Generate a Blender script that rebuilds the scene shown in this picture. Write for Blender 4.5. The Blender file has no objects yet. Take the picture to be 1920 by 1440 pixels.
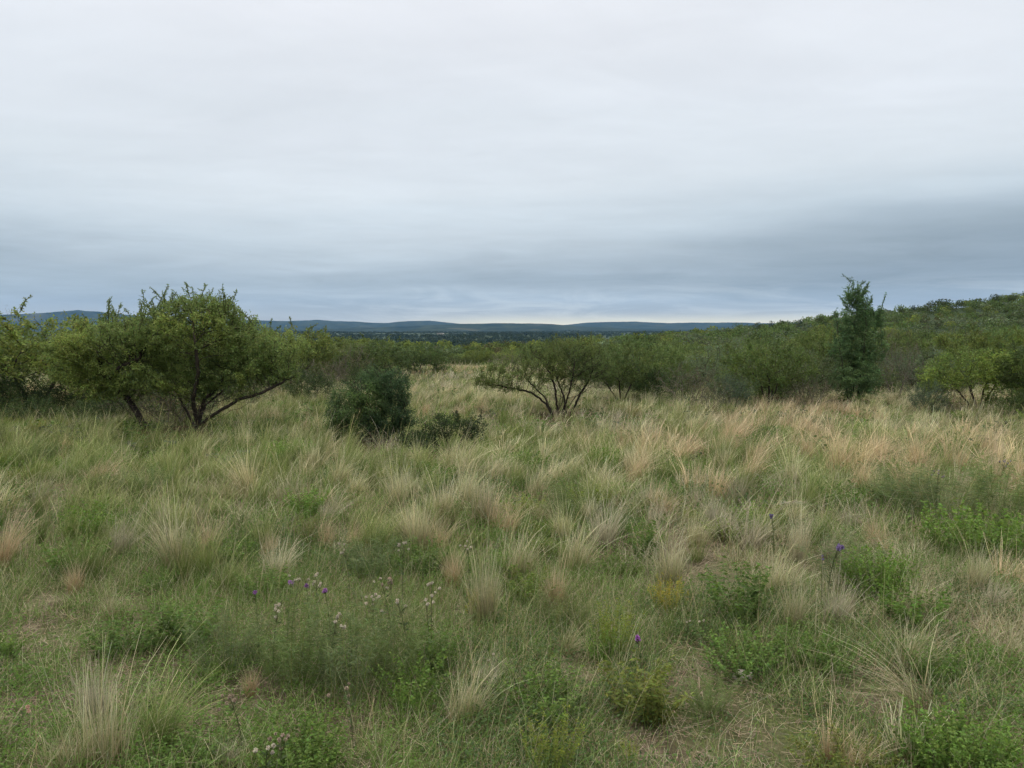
import bpy, math
import numpy as np
from mathutils import Vector

SC = bpy.context.scene
COL = SC.collection
R = math.radians
FPX, CX, CY, HOR = 1400.0, 960.0, 720.0, 628.0        # focal length and horizon row, in 1920 px units
PITCH = math.atan((CY - HOR) / FPX)
CAMH = 1.7

# ------------------------------------------------------------------ numeric helpers
def smooth(a, b, x):
    t = np.clip((np.asarray(x, float) - a) / (b - a), 0, 1)
    return t * t * (3 - 2 * t)

def _hash(i, j, s):
    n = (i.astype(np.int64) * 374761393 + j.astype(np.int64) * 668265263 + s * 1442695041) & 0xffffffff
    n = ((n ^ (n >> 13)) * 1274126177) & 0xffffffff
    n = n ^ (n >> 16)
    return (n & 0xffff) / 65535.0

def vn(x, y, s=0):
    x = np.asarray(x, float); y = np.asarray(y, float)
    i = np.floor(x); j = np.floor(y)
    fx = x - i; fy = y - j
    fx = fx * fx * (3 - 2 * fx); fy = fy * fy * (3 - 2 * fy)
    a = _hash(i, j, s); b = _hash(i + 1, j, s); c = _hash(i, j + 1, s); d = _hash(i + 1, j + 1, s)
    return (a * (1 - fx) + b * fx) * (1 - fy) + (c * (1 - fx) + d * fx) * fy

def H0(x, y):
    x = np.asarray(x, float); y = np.asarray(y, float)
    d = np.hypot(x, y)
    ridge = np.interp(x, [-60, -20, 0, 20, 45, 65, 80, 96, 140], [-2.0, -1.8, -1.6, -0.5, 1.5, 3.7, 5.6, 7.6, 11.0])
    fall = smooth(150, 340, y)
    valley = np.interp(y, [0, 340, 800, 1600, 2600, 6000], [-18, -18, -10, 3, 13, 13])
    h = ridge * smooth(30, 135, y) * (1 - fall) + valley * fall
    h = h - 0.75 * smooth(37, 52, y) * np.exp(-((x + 3) / 15) ** 2) * (1 - smooth(70, 140, y))
    near = 0.05 * (vn(x / 0.9, y / 0.9, 1) - .5) + 0.14 * (vn(x / 3.7, y / 3.7, 2) - .5)
    h = h + near * (1 - smooth(40, 100, d))
    h = h + 0.7 * (vn(x / 22, y / 22, 3) - .5) * smooth(45, 90, d) * (1 - smooth(600, 900, d))
    h = h + 5.0 * (vn(x / 190, y / 190, 4) - .5) * smooth(250, 600, d)
    return h
H00 = float(H0(0, 0))
def H(x, y):
    return H0(x, y) - H00

def ray(px, py):
    u = (px - CX) / FPX; v = (CY - py) / FPX
    c, s = math.cos(PITCH), math.sin(PITCH)
    return np.array([u, c + v * s, -s + v * c])

_T = np.concatenate([np.arange(1.5, 60, 0.02), np.arange(60, 2500, 0.5)])
def gp(px, py):
    """ground point seen at a photo pixel"""
    d = ray(px, py)
    P = d[None] * _T[:, None]
    z = CAMH + P[:, 2]
    hit = np.nonzero(z <= H(P[:, 0], P[:, 1]))[0]
    k = hit[0] if len(hit) else len(_T) - 1
    x, y = P[k, 0], P[k, 1]
    return float(x), float(y), float(H(x, y))

def pix(x, y, z):
    z = np.asarray(z) - CAMH
    c, s = math.cos(PITCH), math.sin(PITCH)
    dep = y * c - z * s; up = y * s + z * c
    return CX + FPX * x / dep, CY - FPX * up / dep

def at_depth(px, py, y):
    """point on the photo pixel's line of sight at distance y"""
    d = ray(px, py); t = y / d[1]
    return np.array([d[0] * t, y, CAMH + d[2] * t])

# ------------------------------------------------------------------ mesh helpers
class Acc:
    def __init__(s): s.V = []; s.F = []; s.C = []; s.n = 0
    def add(s, V, F, C):
        if len(V) == 0: return
        V = np.asarray(V, np.float32).reshape(-1, 3)
        s.V.append(V); s.F.append(np.asarray(F, np.int64).reshape(-1, 4) + s.n)
        s.C.append(np.broadcast_to(np.asarray(C, np.float32), (len(V), 3)).reshape(-1, 3)); s.n += len(V)
    def out(s):
        if not s.V: return np.zeros((0, 3)), np.zeros((0, 4), int), np.zeros((0, 3))
        return np.concatenate(s.V), np.concatenate(s.F), np.concatenate(s.C)

def mesh(name, VFC, mat, smooth_shade=False):
    V, F, C = VFC
    me = bpy.data.meshes.new(name)
    nv, nf = len(V), len(F)
    me.vertices.add(nv); me.vertices.foreach_set('co', np.ascontiguousarray(V, np.float32).ravel())
    me.loops.add(nf * 4); me.loops.foreach_set('vertex_index', np.ascontiguousarray(F, np.int32).ravel())
    me.polygons.add(nf); me.polygons.foreach_set('loop_start', np.arange(nf, dtype=np.int32) * 4)
    if C is not None:
        a = me.color_attributes.new('col', 'FLOAT_COLOR', 'POINT')
        rgba = np.ones((nv, 4), np.float32); rgba[:, :3] = C
        a.data.foreach_set('color', rgba.ravel())
    me.update(calc_edges=True)
    if smooth_shade:
        me.polygons.foreach_set('use_smooth', np.ones(nf, bool))
    me.materials.append(mat)
    return me

def link(name, me, parent=None, loc=(0, 0, 0)):
    o = bpy.data.objects.new(name, me); COL.objects.link(o); o.location = loc
    if parent is not None: o.parent = parent
    return o

def tag(o, label=None, cat=None, group=None, kind=None):
    if label: o['label'] = label
    if cat: o['category'] = cat
    if group: o['group'] = group
    if kind: o['kind'] = kind
    return o

def empty(name, loc=(0, 0, 0)):
    o = bpy.data.objects.new(name, None); COL.objects.link(o); o.location = loc; o.empty_display_size = 0.2
    return o

def nrm(v):
    return v / (np.linalg.norm(v, axis=-1, keepdims=True) + 1e-9)

# ------------------------------------------------------------------ materials
def new_mat(name):
    m = bpy.data.materials.new(name); m.use_nodes = True
    nt = m.node_tree; nt.nodes.clear()
    return m, nt, nt.nodes, nt.links

def plant_material(name, transl=0.3, gloss=0.04, jitter=0.18):
    m, nt, N, L = new_mat(name)
    out = N.new('ShaderNodeOutputMaterial')
    at = N.new('ShaderNodeAttribute'); at.attribute_name = 'col'
    oi = N.new('ShaderNodeObjectInfo')
    mul = N.new('ShaderNodeMix'); mul.data_type = 'RGBA'; mul.blend_type = 'MULTIPLY'; mul.inputs[0].default_value = 1
    L.new(at.outputs['Color'], mul.inputs[6]); L.new(oi.outputs['Color'], mul.inputs[7])
    hs = N.new('ShaderNodeHueSaturation')
    mr = N.new('ShaderNodeMapRange'); mr.inputs[3].default_value = 1 - jitter; mr.inputs[4].default_value = 1 + jitter
    L.new(oi.outputs['Random'], mr.inputs[0]); L.new(mr.outputs[0], hs.inputs['Value'])
    L.new(mul.outputs[2], hs.inputs['Color'])
    d = N.new('ShaderNodeBsdfDiffuse'); t = N.new('ShaderNodeBsdfTranslucent'); g = N.new('ShaderNodeBsdfGlossy')
    g.inputs['Roughness'].default_value = 0.55; g.inputs['Color'].default_value = (.8, .85, .9, 1)
    L.new(hs.outputs[0], d.inputs[0]); L.new(hs.outputs[0], t.inputs[0])
    mx = N.new('ShaderNodeMixShader'); mx.inputs[0].default_value = transl
    L.new(d.outputs[0], mx.inputs[1]); L.new(t.outputs[0], mx.inputs[2])
    if gloss > 0:
        m2 = N.new('ShaderNodeMixShader'); m2.inputs[0].default_value = gloss
        L.new(mx.outputs[0], m2.inputs[1]); L.new(g.outputs[0], m2.inputs[2]); L.new(m2.outputs[0], out.inputs[0])
    else:
        L.new(mx.outputs[0], out.inputs[0])
    return m

def bark_material():
    m, nt, N, L = new_mat('bark')
    out = N.new('ShaderNodeOutputMaterial'); b = N.new('ShaderNodeBsdfPrincipled')
    b.inputs['Roughness'].default_value = 0.9
    b.inputs['Specular IOR Level'].default_value = 0.15
    at = N.new('ShaderNodeAttribute'); at.attribute_name = 'col'
    tc = N.new('ShaderNodeTexCoord'); no = N.new('ShaderNodeTexNoise')
    no.inputs['Scale'].default_value = 22; no.inputs['Detail'].default_value = 5
    L.new(tc.outputs['Object'], no.inputs['Vector'])
    mr = N.new('ShaderNodeMapRange'); mr.inputs[1].default_value = .3; mr.inputs[2].default_value = .7
    mr.inputs[3].default_value = 0.55; mr.inputs[4].default_value = 1.5
    L.new(no.outputs[0], mr.inputs[0])
    mul = N.new('ShaderNodeMix'); mul.data_type = 'RGBA'; mul.blend_type = 'MULTIPLY'; mul.inputs[0].default_value = 1
    L.new(at.outputs['Color'], mul.inputs[6]); L.new(mr.outputs[0], mul.inputs[7])
    L.new(mul.outputs[2], b.inputs['Base Color'])
    bp = N.new('ShaderNodeBump'); bp.inputs['Strength'].default_value = .6; bp.inputs['Distance'].default_value = .01
    L.new(no.outputs[0], bp.inputs['Height']); L.new(bp.outputs[0], b.inputs['Normal'])
    L.new(b.outputs[0], out.inputs[0])
    return m

def ground_material():
    m, nt, N, L = new_mat('ground')
    out = N.new('ShaderNodeOutputMaterial'); b = N.new('ShaderNodeBsdfPrincipled')
    b.inputs['Roughness'].default_value = 0.95; b.inputs['Specular IOR Level'].default_value = 0.1
    tc = N.new('ShaderNodeTexCoord')
    def noise(scale, det=6, rough=.6, dist=0):
        n = N.new('ShaderNodeTexNoise'); n.inputs['Scale'].default_value = scale; n.inputs['Detail'].default_value = det
        n.inputs['Roughness'].default_value = rough; n.inputs['Distortion'].default_value = dist
        L.new(tc.outputs['Object'], n.inputs['Vector']); return n
    def ramp(src, stops):
        r = N.new('ShaderNodeValToRGB'); e = r.color_ramp.elements
        while len(e) < len(stops): e.new(.5)
        for k, (p, c) in enumerate(stops): e[k].position = p; e[k].color = (*c, 1)
        L.new(src, r.inputs[0]); return r
    n1 = noise(9, 8, .7); n2 = noise(1.3, 5); n3 = noise(60, 4); nf = noise(.05, 8, .65)
    soil = ramp(n1.outputs[0], [(.3, (.045, .034, .024)), (.5, (.10, .077, .054)), (.7, (.19, .15, .11))])
    green = ramp(n3.outputs[0], [(.35, (.035, .05, .016)), (.6, (.075, .095, .03)), (.75, (.13, .125, .05))])
    msk = ramp(n2.outputs[0], [(.38, (0, 0, 0)), (.6, (1, 1, 1))])
    mx = N.new('ShaderNodeMix'); mx.data_type = 'RGBA'
    L.new(msk.outputs[0], mx.inputs[0]); L.new(soil.outputs[0], mx.inputs[6]); L.new(green.outputs[0], mx.inputs[7])
    far = ramp(nf.outputs[0], [(.35, (.014, .026, .013)), (.5, (.024, .040, .017)), (.68, (.046, .058, .026))])
    at = N.new('ShaderNodeAttribute'); at.attribute_name = 'col'
    mf = N.new('ShaderNodeMix'); mf.data_type = 'RGBA'
    sp = N.new('ShaderNodeSeparateColor'); L.new(at.outputs['Color'], sp.inputs[0])
    L.new(sp.outputs[0], mf.inputs[0]); L.new(mx.outputs[2], mf.inputs[6]); L.new(far.outputs[0], mf.inputs[7])
    L.new(mf.outputs[2], b.inputs['Base Color'])
    bp = N.new('ShaderNodeBump'); bp.inputs['Strength'].default_value = .9; bp.inputs['Distance'].default_value = .03
    L.new(n1.outputs[0], bp.inputs['Height']); L.new(bp.outputs[0], b.inputs['Normal'])
    L.new(b.outputs[0], out.inputs[0])
    return m

def hill_material():
    m, nt, N, L = new_mat('hill_scrub')
    out = N.new('ShaderNodeOutputMaterial'); b = N.new('ShaderNodeBsdfDiffuse')
    tc = N.new('ShaderNodeTexCoord')
    n1 = N.new('ShaderNodeTexNoise'); n1.inputs['Scale'].default_value = .012; n1.inputs['Detail'].default_value = 9; n1.inputs['Roughness'].default_value = .68
    n2 = N.new('ShaderNodeTexNoise'); n2.inputs['Scale'].default_value = .0022; n2.inputs['Detail'].default_value = 5
    for n in (n1, n2): L.new(tc.outputs['Object'], n.inputs['Vector'])
    r = N.new('ShaderNodeValToRGB'); e = r.color_ramp.elements
    e[0].position = .36; e[0].color = (.009, .017, .014, 1); e[1].position = .66; e[1].color = (.036, .046, .028, 1)
    L.new(n1.outputs[0], r.inputs[0])
    r2 = N.new('ShaderNodeValToRGB'); e = r2.color_ramp.elements
    e[0].position = .60; e[0].color = (0, 0, 0, 1); e[1].position = .74; e[1].color = (1, 1, 1, 1)
    L.new(n2.outputs[0], r2.inputs[0])
    mx = N.new('ShaderNodeMix'); mx.data_type = 'RGBA'
    ml = N.new('ShaderNodeMath'); ml.operation = 'MULTIPLY'
    L.new(r2.outputs[0], ml.inputs[0]); L.new(n1.outputs[0], ml.inputs[1])
    L.new(ml.outputs[0], mx.inputs[0]); L.new(r.outputs[0], mx.inputs[6]); mx.inputs[7].default_value = (.15, .135, .095, 1)
    L.new(mx.outputs[2], b.inputs[0]); L.new(b.outputs[0], out.inputs[0])
    return m

M_GRASS = plant_material('grass_blades', .16, 0.008)
M_LEAF = plant_material('leaves', .42, 0.014)
M_FLOWER = plant_material('petals', .25, 0.0)
M_FAR = plant_material('scrub_leaves', .36, 0.006)
M_BARK = bark_material()
M_GROUND = ground_material()
M_HILL = hill_material()

# ------------------------------------------------------------------ blades, leaves, tubes
def blades(rng, base, az, L, tilt, bend, w, c0, c1, c2, lean=(0, 0), nseg=3, twist=1.0):
    n = len(L)
    s = np.linspace(0, 1, nseg + 1)
    th = tilt[:, None] + bend[:, None] * ((s[:-1] + s[1:]) / 2)[None]
    ds = (L / nseg)[:, None]
    st = np.stack([np.sin(th) * np.cos(az)[:, None], np.sin(th) * np.sin(az)[:, None], np.cos(th)], -1) * ds[..., None]
    P = np.zeros((n, nseg + 1, 3)); P[:, 1:] = np.cumsum(st, 1)
    lean = np.broadcast_to(np.asarray(lean, float), (n, 2))
    P[..., :2] += lean[:, None, :] * (s[None, :, None] ** 1.7) * L[:, None, None]
    P[..., 2] -= (np.hypot(lean[:, 0], lean[:, 1]) ** 2 * .45)[:, None] * (s[None] ** 1.7) * L[:, None]
    P[..., 2] = np.maximum(P[..., 2], 0.004)
    P += base[:, None, :]
    a2 = az + math.pi / 2 + rng.uniform(-twist, twist, n)
    wd = np.stack([np.cos(a2), np.sin(a2), np.zeros(n)], -1)
    ww = (w[:, None] * (1 - .8 * s[None])) * .5
    V = np.stack([P - wd[:, None] * ww[..., None], P + wd[:, None] * ww[..., None]], 2)
    k = np.arange(nseg)
    f = np.stack([2 * k, 2 * k + 1, 2 * k + 3, 2 * k + 2], -1)
    F = f[None] + (np.arange(n) * (nseg + 1) * 2)[:, None, None]
    ss = s[None, :, None]
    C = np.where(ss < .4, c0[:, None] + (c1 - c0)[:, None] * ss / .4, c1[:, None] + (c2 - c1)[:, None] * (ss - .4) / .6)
    C = np.repeat(C[:, :, None, :], 2, 2)
    return V.reshape(-1, 3), F.reshape(-1, 4), C.reshape(-1, 3)

def leaves(rng, P, D, L, W, C, up=.5):
    n = len(P)
    D = nrm(D)
    u = rng.normal(0, 1, (n, 3)); u[:, 2] += up * 2
    S = nrm(np.cross(D, u))
    L = np.broadcast_to(L, n)[:, None]; W = np.broadcast_to(W, n)[:, None]
    droop = np.array([0, 0, -1.0]) * L * rng.uniform(0, .25, (n, 1))
    V = np.stack([P, P + D * .45 * L + S * W * .5, P + D * L + droop, P + D * .45 * L - S * W * .5], 1)
    F = np.arange(n * 4).reshape(n, 4)
    return V.reshape(-1, 3), F, np.repeat(C, 4, 0)

def tube(acc, P, r, sides, col):
    P = np.asarray(P, float); r = np.asarray(r, float); k = len(P)
    if k < 2: return
    T = np.gradient(P, axis=0); T = nrm(T)
    ref = np.array([.31, .52, .79]); ref2 = np.array([1., .1, 0])
    A = np.cross(T, ref); bad = np.linalg.norm(A, axis=1) < .2
    A[bad] = np.cross(T[bad], ref2)
    A = nrm(A); B = np.cross(T, A)
    ang = np.arange(sides) / sides * 2 * math.pi
    V = P[:, None] + (A[:, None] * np.cos(ang)[None, :, None] + B[:, None] * np.sin(ang)[None, :, None]) * r[:, None, None]
    i = np.arange(k - 1)[:, None] * sides; j = np.arange(sides)[None]; jn = (j + 1) % sides
    F = np.stack([i + j, i + jn, i + sides + jn, i + sides + j], -1)
    acc.add(V.reshape(-1, 3), F.reshape(-1, 4), col)

def jit(rng, col, n, amt=.2, hue=.08):
    c = np.asarray(col, float)[None] * (1 + rng.normal(0, amt, (n, 1)).clip(-.5, .7))
    c = c * (1 + rng.normal(0, hue, (n, 3)))
    return c.clip(0.004, 1)

# ------------------------------------------------------------------ shrubs grown by space colonisation
def colonise(rng, att, roots, D, di, dk, iters=140, upb=.12):
    """roots: list of polylines (k,3). returns nodes, parents"""
    pts = []; par = []
    for pl in roots:
        pl = np.asarray(pl, float)
        for k in range(len(pl)):
            if k == 0:
                if pts:
                    d = np.linalg.norm(np.array(pts) - pl[0], axis=1); q = int(d.argmin())
                    prev = q if d[q] < .12 else -1
                else: prev = -1
                pts.append(pl[0]); par.append(prev); continue
            a = pts[-1]; b = pl[k]; m = max(1, int(np.linalg.norm(b - a) / D))
            for t in range(1, m + 1):
                j = rng.normal(0, D * .10, 3) if t < m else 0
                pts.append(a + (b - a) * t / m + j); par.append(len(pts) - 2)
    nodes = np.zeros((90000, 3)); n = len(pts); nodes[:n] = pts
    dist = np.linalg.norm(att[:, None] - nodes[None, :n], axis=2)
    near = dist.argmin(1); nd = dist.min(1); alive = nd > dk
    for it in range(iters):
        act = alive & (nd < di)
        if not act.any():
            if not alive.any() or it > 5: break
            di *= 1.5; continue
        a = np.nonzero(act)[0]
        uq, inv = np.unique(near[a], return_inverse=True)
        acc = np.zeros((len(uq), 3)); np.add.at(acc, inv, nrm(att[a] - nodes[near[a]]))
        dr = nrm(nrm(acc) + rng.normal(0, .26, acc.shape) + np.array([0, 0, upb]))
        new = nodes[uq] + dr * D
        if n + len(new) > 89000: break
        nodes[n:n + len(new)] = new; par.extend(uq.tolist())
        al = np.nonzero(alive)[0]
        dd = np.linalg.norm(att[al][:, None] - new[None], axis=2)
        q = dd.argmin(1); dm = dd.min(1); better = dm < nd[al]
        near[al[better]] = n + q[better]; nd[al[better]] = dm[better]
        n += len(new)
        alive &= nd > dk
        if not alive.any(): break
    return nodes[:n].copy(), np.array(par)

def skeleton(nodes, par, r_tip, r_base, expo=2.1):
    n = len(nodes)
    acc = np.zeros(n); desc = np.zeros(n); nch = np.zeros(n, int)
    for i in range(n - 1, -1, -1):
        if nch[i] == 0: acc[i] = 1.0; desc[i] = 1
        p = par[i]
        if p >= 0: acc[p] += acc[i]; desc[p] += desc[i] + 1; nch[p] += 1
    r = acc ** (1 / expo)
    r = r_tip + ((r - 1) / (r.max() - 1 + 1e-9)) ** 1.12 * (r_base - r_tip)
    return r, desc

def branch_mesh(acc, nodes, par, r, col, rmin=0.0, flare=True):
    n = len(nodes)
    ch = [[] for _ in range(n)]
    for i in range(n):
        if par[i] >= 0: ch[par[i]].append(i)
    starts = [(i, -1) for i in range(n) if par[i] < 0]
    while starts:
        i, p = starts.pop()
        chain = [p] if p >= 0 else []
        while True:
            chain.append(i)
            c = ch[i]
            if not c: break
            k = max(c, key=lambda q: r[q])
            for q in c:
                if q != k: starts.append((q, i))
            i = k
        P = nodes[chain]; rr = r[chain].copy()
        if p >= 0: rr[0] = min(rr[0], rr[1] * 1.15)
        if rr.max() < rmin: continue
        rr[-1] *= .4
        tube(acc, P, rr, 7 if rr.max() > .025 else 5 if rr.max() > .012 else 3, col)

def ell_points(rng, n, c, rad, shell=.35):
    """points inside an ellipsoid, biased towards its shell"""
    d = nrm(rng.normal(0, 1, (n, 3)))
    u = rng.uniform(0, 1, n) ** shell
    return np.asarray(c)[None] + d * u[:, None] * np.asarray(rad)[None]

def foliage(rng, nodes, par, desc, lim, per, L, W, col, col2=None, spread=.02, up=.7, amt=.22, keep=None):
    idx = np.nonzero((desc <= lim) & (par >= 0))[0]
    if keep is not None: idx = idx[keep(nodes[idx])]
    q = nodes[idx]
    wgt = smooth(.25, .62, vn(q[:, 0] / .20 + q[:, 2] / .31, q[:, 1] / .20 + q[:, 2] / .17, 61)) * 1.7 + .12
    cl = (.74 + .52 * vn(q[:, 0] / .3 + q[:, 2] / .24, q[:, 1] / .3 - q[:, 2] / .37, 62))
    cnt = rng.poisson(per * wgt); cl = np.repeat(cl, cnt); idx = np.repeat(idx, cnt)
    t = rng.uniform(0, 1, (len(idx), 1))
    P = nodes[idx] * t + nodes[par[idx]] * (1 - t) + rng.normal(0, spread, (len(idx), 3))
    D = nrm(nodes[idx] - nodes[par[idx]]) * .6 + rng.normal(0, .6, (len(idx), 3)) + np.array([0, 0, .25])
    C = jit(rng, col, len(idx), amt) * cl[:, None]
    if col2 is not None:
        m = vn(P[:, 0] * 1.7 + 9, P[:, 2] * 2.1 + P[:, 1] * 1.3, 7)[:, None]
        m = smooth(.45, .8, m)
        C = C * (1 - m) + jit(rng, col2, len(idx), amt) * cl[:, None] * m
    return leaves(rng, P, D, L * rng.uniform(.6, 1.25, len(idx)), W * rng.uniform(.7, 1.2, len(idx)), C, up)

def shoots(rng, accB, accL, tips, n, ln, L, W, col, barkcol):
    """upright leafy twigs above a crown"""
    for q in rng.choice(len(tips), min(n, len(tips)), replace=False):
        p0 = tips[q]
        d = nrm(np.array([rng.normal(0, .5), rng.normal(0, .5), 1.0]))
        l = rng.uniform(.4, 1) * ln; k = 6
        P = [p0]
        for i in range(k):
            d = nrm(d + rng.normal(0, .16, 3)); P.append(P[-1] + d * l / k)
        P = np.array(P); tube(accB, P, np.linspace(.007, .0025, k + 1), 3, barkcol)
        runs = [(P, l)]
        for _ in range(rng.integers(3, 7)):                # side twigs
            t0 = rng.uniform(.15, .85) * k; i0 = int(t0); q0 = P[i0] + (P[i0 + 1] - P[i0]) * (t0 - i0)
            ds = nrm(rng.normal(0, 1, 3) * [1, 1, .5] + [0, 0, .55]); ls = l * rng.uniform(.18, .5) * (1.1 - t0 / k)
            S = np.array([q0, q0 + ds * ls * .5 + rng.normal(0, .012, 3), q0 + ds * ls + [0, 0, ls * .2]])
            tube(accB, S, [.004, .003, .002], 3, barkcol); runs.append((S, ls))
        for Pp, ll in runs:
            kk = len(Pp) - 1; m = max(4, int(ll / .02) * 4)
            t = rng.uniform(.08, 1, m) * kk; i0 = np.minimum(t.astype(int), kk - 1)
            Q = Pp[i0] + (Pp[i0 + 1] - Pp[i0]) * (t - i0)[:, None]
            D = rng.normal(0, 1, (m, 3)); D[:, 2] += .5
            accL.add(*leaves(rng, Q, D, L * rng.uniform(.4, 1.0, m), W * rng.uniform(.6, 1, m), jit(rng, col, m, .22), .4))

BARK_DARK = (.035, .028, .022)
BARK_GREY = (.12, .105, .09)
OLIVE = (.102, .140, .042); YELLOWGREEN = (.142, .178, .042); MIDGREEN = (.084, .124, .042)
GREYGREEN = (.112, .142, .086); BROWNTWIG = (.13, .10, .07); PINEGREEN = (.118, .205, .082)

def shrub_data(seed, kind, h=2.0, w=2.6, att=260, per=9, L=.06, W=.028, col=OLIVE, col2=None, D=.10, nshoot=0):
    """trunk and crown arrays of a free-standing shrub with its base at the origin"""
    rng = np.random.default_rng(seed)
    A = []; roots = []
    if kind == 'acacia':
        nl = 4
        A.append(ell_points(rng, att // 2, (0, 0, h * .64), (w * .44, w * .44, h * .34), .4))
        for k in range(nl):
            a = k / nl * 6.28 + rng.uniform(0, 1); q = w * rng.uniform(.24, .36)
            A.append(ell_points(rng, att // (2 * nl), (q * math.cos(a), q * math.sin(a), h * rng.uniform(.30, .62)), (w * .22, w * .22, h * .24), .4))
        ns = rng.integers(3, 6)
        for k in range(ns):
            a = k / ns * 6.28 + rng.uniform(-.5, .5); q = w * rng.uniform(.08, .24)
            roots.append([(0.05 * math.cos(a), .05 * math.sin(a), -.08), (q * .4 * math.cos(a), q * .4 * math.sin(a), h * .16), (q * math.cos(a), q * math.sin(a), h * .42)])
    elif kind == 'dome':
        A.append(ell_points(rng, att // 2, (0, 0, h * .5), (w * .42, w * .42, h * .48), .4))
        for k in range(5):
            a = k / 5 * 6.28 + rng.uniform(0, 1); q = w * .28
            A.append(ell_points(rng, att // 10, (q * math.cos(a), q * math.sin(a), h * rng.uniform(.3, .6)), (w * .22, w * .22, h * .3), .4))
        for k in range(5):
            a = k / 5 * 6.28 + rng.uniform(-.5, .5); q = w * .12
            roots.append([(.06 * math.cos(a), .06 * math.sin(a), -.08), (q * math.cos(a), q * math.sin(a), h * .25)])
    elif kind == 'bare':
        A.append(ell_points(rng, att, (0, 0, h * .55), (w * .46, w * .46, h * .46), .5))
        for k in range(7):
            a = k / 7 * 6.28 + rng.uniform(-.5, .5); q = w * .16
            roots.append([(.06 * math.cos(a), .06 * math.sin(a), -.08), (q * math.cos(a), q * math.sin(a), h * .3)])
    elif kind == 'tall':
        z = rng.uniform(0, 1, att) ** .8
        rad = w * .5 * (np.interp(z, [0, .12, .35, .6, .8, 1], [.7, .95, 1.0, .72, .42, .12])) * rng.uniform(.2, 1, att) ** .5
        a = rng.uniform(0, 6.28, att)
        A.append(np.stack([rad * np.cos(a) + .05 * np.sin(z * 5), rad * np.sin(a), h * (.07 + .93 * z)], -1))
        roots.append([(0, 0, -.08), (.03, 0, h * .3), (-.03, .02, h * .6), (.02, 0, h * .85)])
        roots.append([(.12, .05, -.08), (.35, .1, h * .35), (.45, .1, h * .55)])
        roots.append([(-.12, .05, -.08), (-.35, -.1, h * .3), (-.45, .1, h * .5)])
    A = np.concatenate(A); A = A[A[:, 2] > .08]
    nodes, par = colonise(rng, A, roots, D, .9 * max(h, w) * .5, D * 1.3)
    rb = .042 if kind == 'acacia' else .03
    r, desc = skeleton(nodes, par, .0032, rb * h / 2)
    aB, aL = Acc(), Acc()
    bc = BARK_GREY if kind == 'bare' else BARK_DARK
    branch_mesh(aB, nodes, par, r, bc)
    if kind == 'bare':
        aL.add(*foliage(rng, nodes, par, desc, 10, max(1, per), L, W, col, col2, .03, .5))
    else:
        aL.add(*foliage(rng, nodes, par, desc, 24, per, L, W, col, col2, .045, .7))
    if nshoot:
        tips = nodes[(desc <= 1) & (nodes[:, 2] > np.quantile(nodes[:, 2], .8))]
        shoots(rng, aB, aL, tips, nshoot, .38, L * .8, W * .8, col, BARK_DARK)
    return aB.out(), aL.out()

def clump_data(seed, h, w, n, size, col, col2=None, kind='dome'):
    """leaf clumps of a shrub that stands far off"""
    rng = np.random.default_rng(seed)
    P = []; lob = rng.integers(4, 7)
    for k in range(lob):
        a = rng.uniform(0, 6.28); q = w * rng.uniform(.05, .3)
        zc = h * rng.uniform(.4, .68)
        P.append(ell_points(rng, n // lob, (q * math.cos(a), q * math.sin(a), zc), (w * rng.uniform(.18, .3), w * rng.uniform(.18, .3), h * rng.uniform(.22, .34)), .3))
    P = np.concatenate(P); P = P[P[:, 2] > .03 * h]
    D = rng.normal(0, 1, P.shape); D[:, 2] += .5
    C = jit(rng, col, len(P), .26)
    if col2 is not None:
        m = smooth(.4, .8, vn(P[:, 0] * 1.3 + seed, P[:, 2] * 1.6 + P[:, 1], 5))[:, None]
        C = C * (1 - m) + jit(rng, col2, len(P), .2) * m
    return leaves(rng, P - D * size * .3, D, size * rng.uniform(.6, 1.4, len(P)), size * .6, C, .6)

def merge(acc, data, pos, rot, scl, tint=None):
    """add one placed copy of arrays (V,F,C) to an accumulator"""
    V, F, C = data
    c, s = math.cos(rot), math.sin(rot)
    X = np.stack([(V[:, 0] * c - V[:, 1] * s) * scl[0] + pos[0], (V[:, 0] * s + V[:, 1] * c) * scl[0] + pos[1], V[:, 2] * scl[1] + pos[2]], -1)
    acc.add(X, F, C if tint is None else C * np.asarray(tint)[None])

class Proto:
    """one kind of plant with parts: first placed as itself, then by copies of the thing and of each part"""
    def __init__(s, name, parts):
        s.name = name; s.parts = parts; s.first = None       # parts: [(part name, mesh)]
    def place(s, loc, rot=0, scl=(1, 1, 1), label=None, cat=None, group=None, tint=(1, 1, 1)):
        if s.first is None:
            root = empty(s.name); kids = [link(n, me, root) for n, me in s.parts]
            s.first = (root, kids)
        else:
            r0, k0 = s.first
            root = r0.copy(); COL.objects.link(root); kids = []
            for k in k0:
                c = k.copy(); COL.objects.link(c); c.parent = root; kids.append(c)
        root.location = loc; root.rotation_euler = (0, 0, rot); root.scale = scl
        for k in kids: k.color = (*tint, 1)
        for key in ('label', 'category', 'group'):
            if key in root: del root[key]
        return tag(root, label, cat, group)

class Single(Proto):
    """a plant that is one mesh"""
    def __init__(s, name, me): s.name = name; s.me = me; s.first = None
    def place(s, loc, rot=0, scl=(1, 1, 1), label=None, cat=None, group=None, tint=(1, 1, 1), tilt=(0, 0)):
        if s.first is None: s.first = o = link(s.name, s.me)
        else: o = s.first.copy(); COL.objects.link(o)
        o.location = loc; o.rotation_euler = (tilt[0], tilt[1], rot); o.scale = scl; o.color = (*tint, 1)
        for key in ('label', 'category', 'group'):
            if key in o: del o[key]
        return tag(o, label, cat, group)
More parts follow.
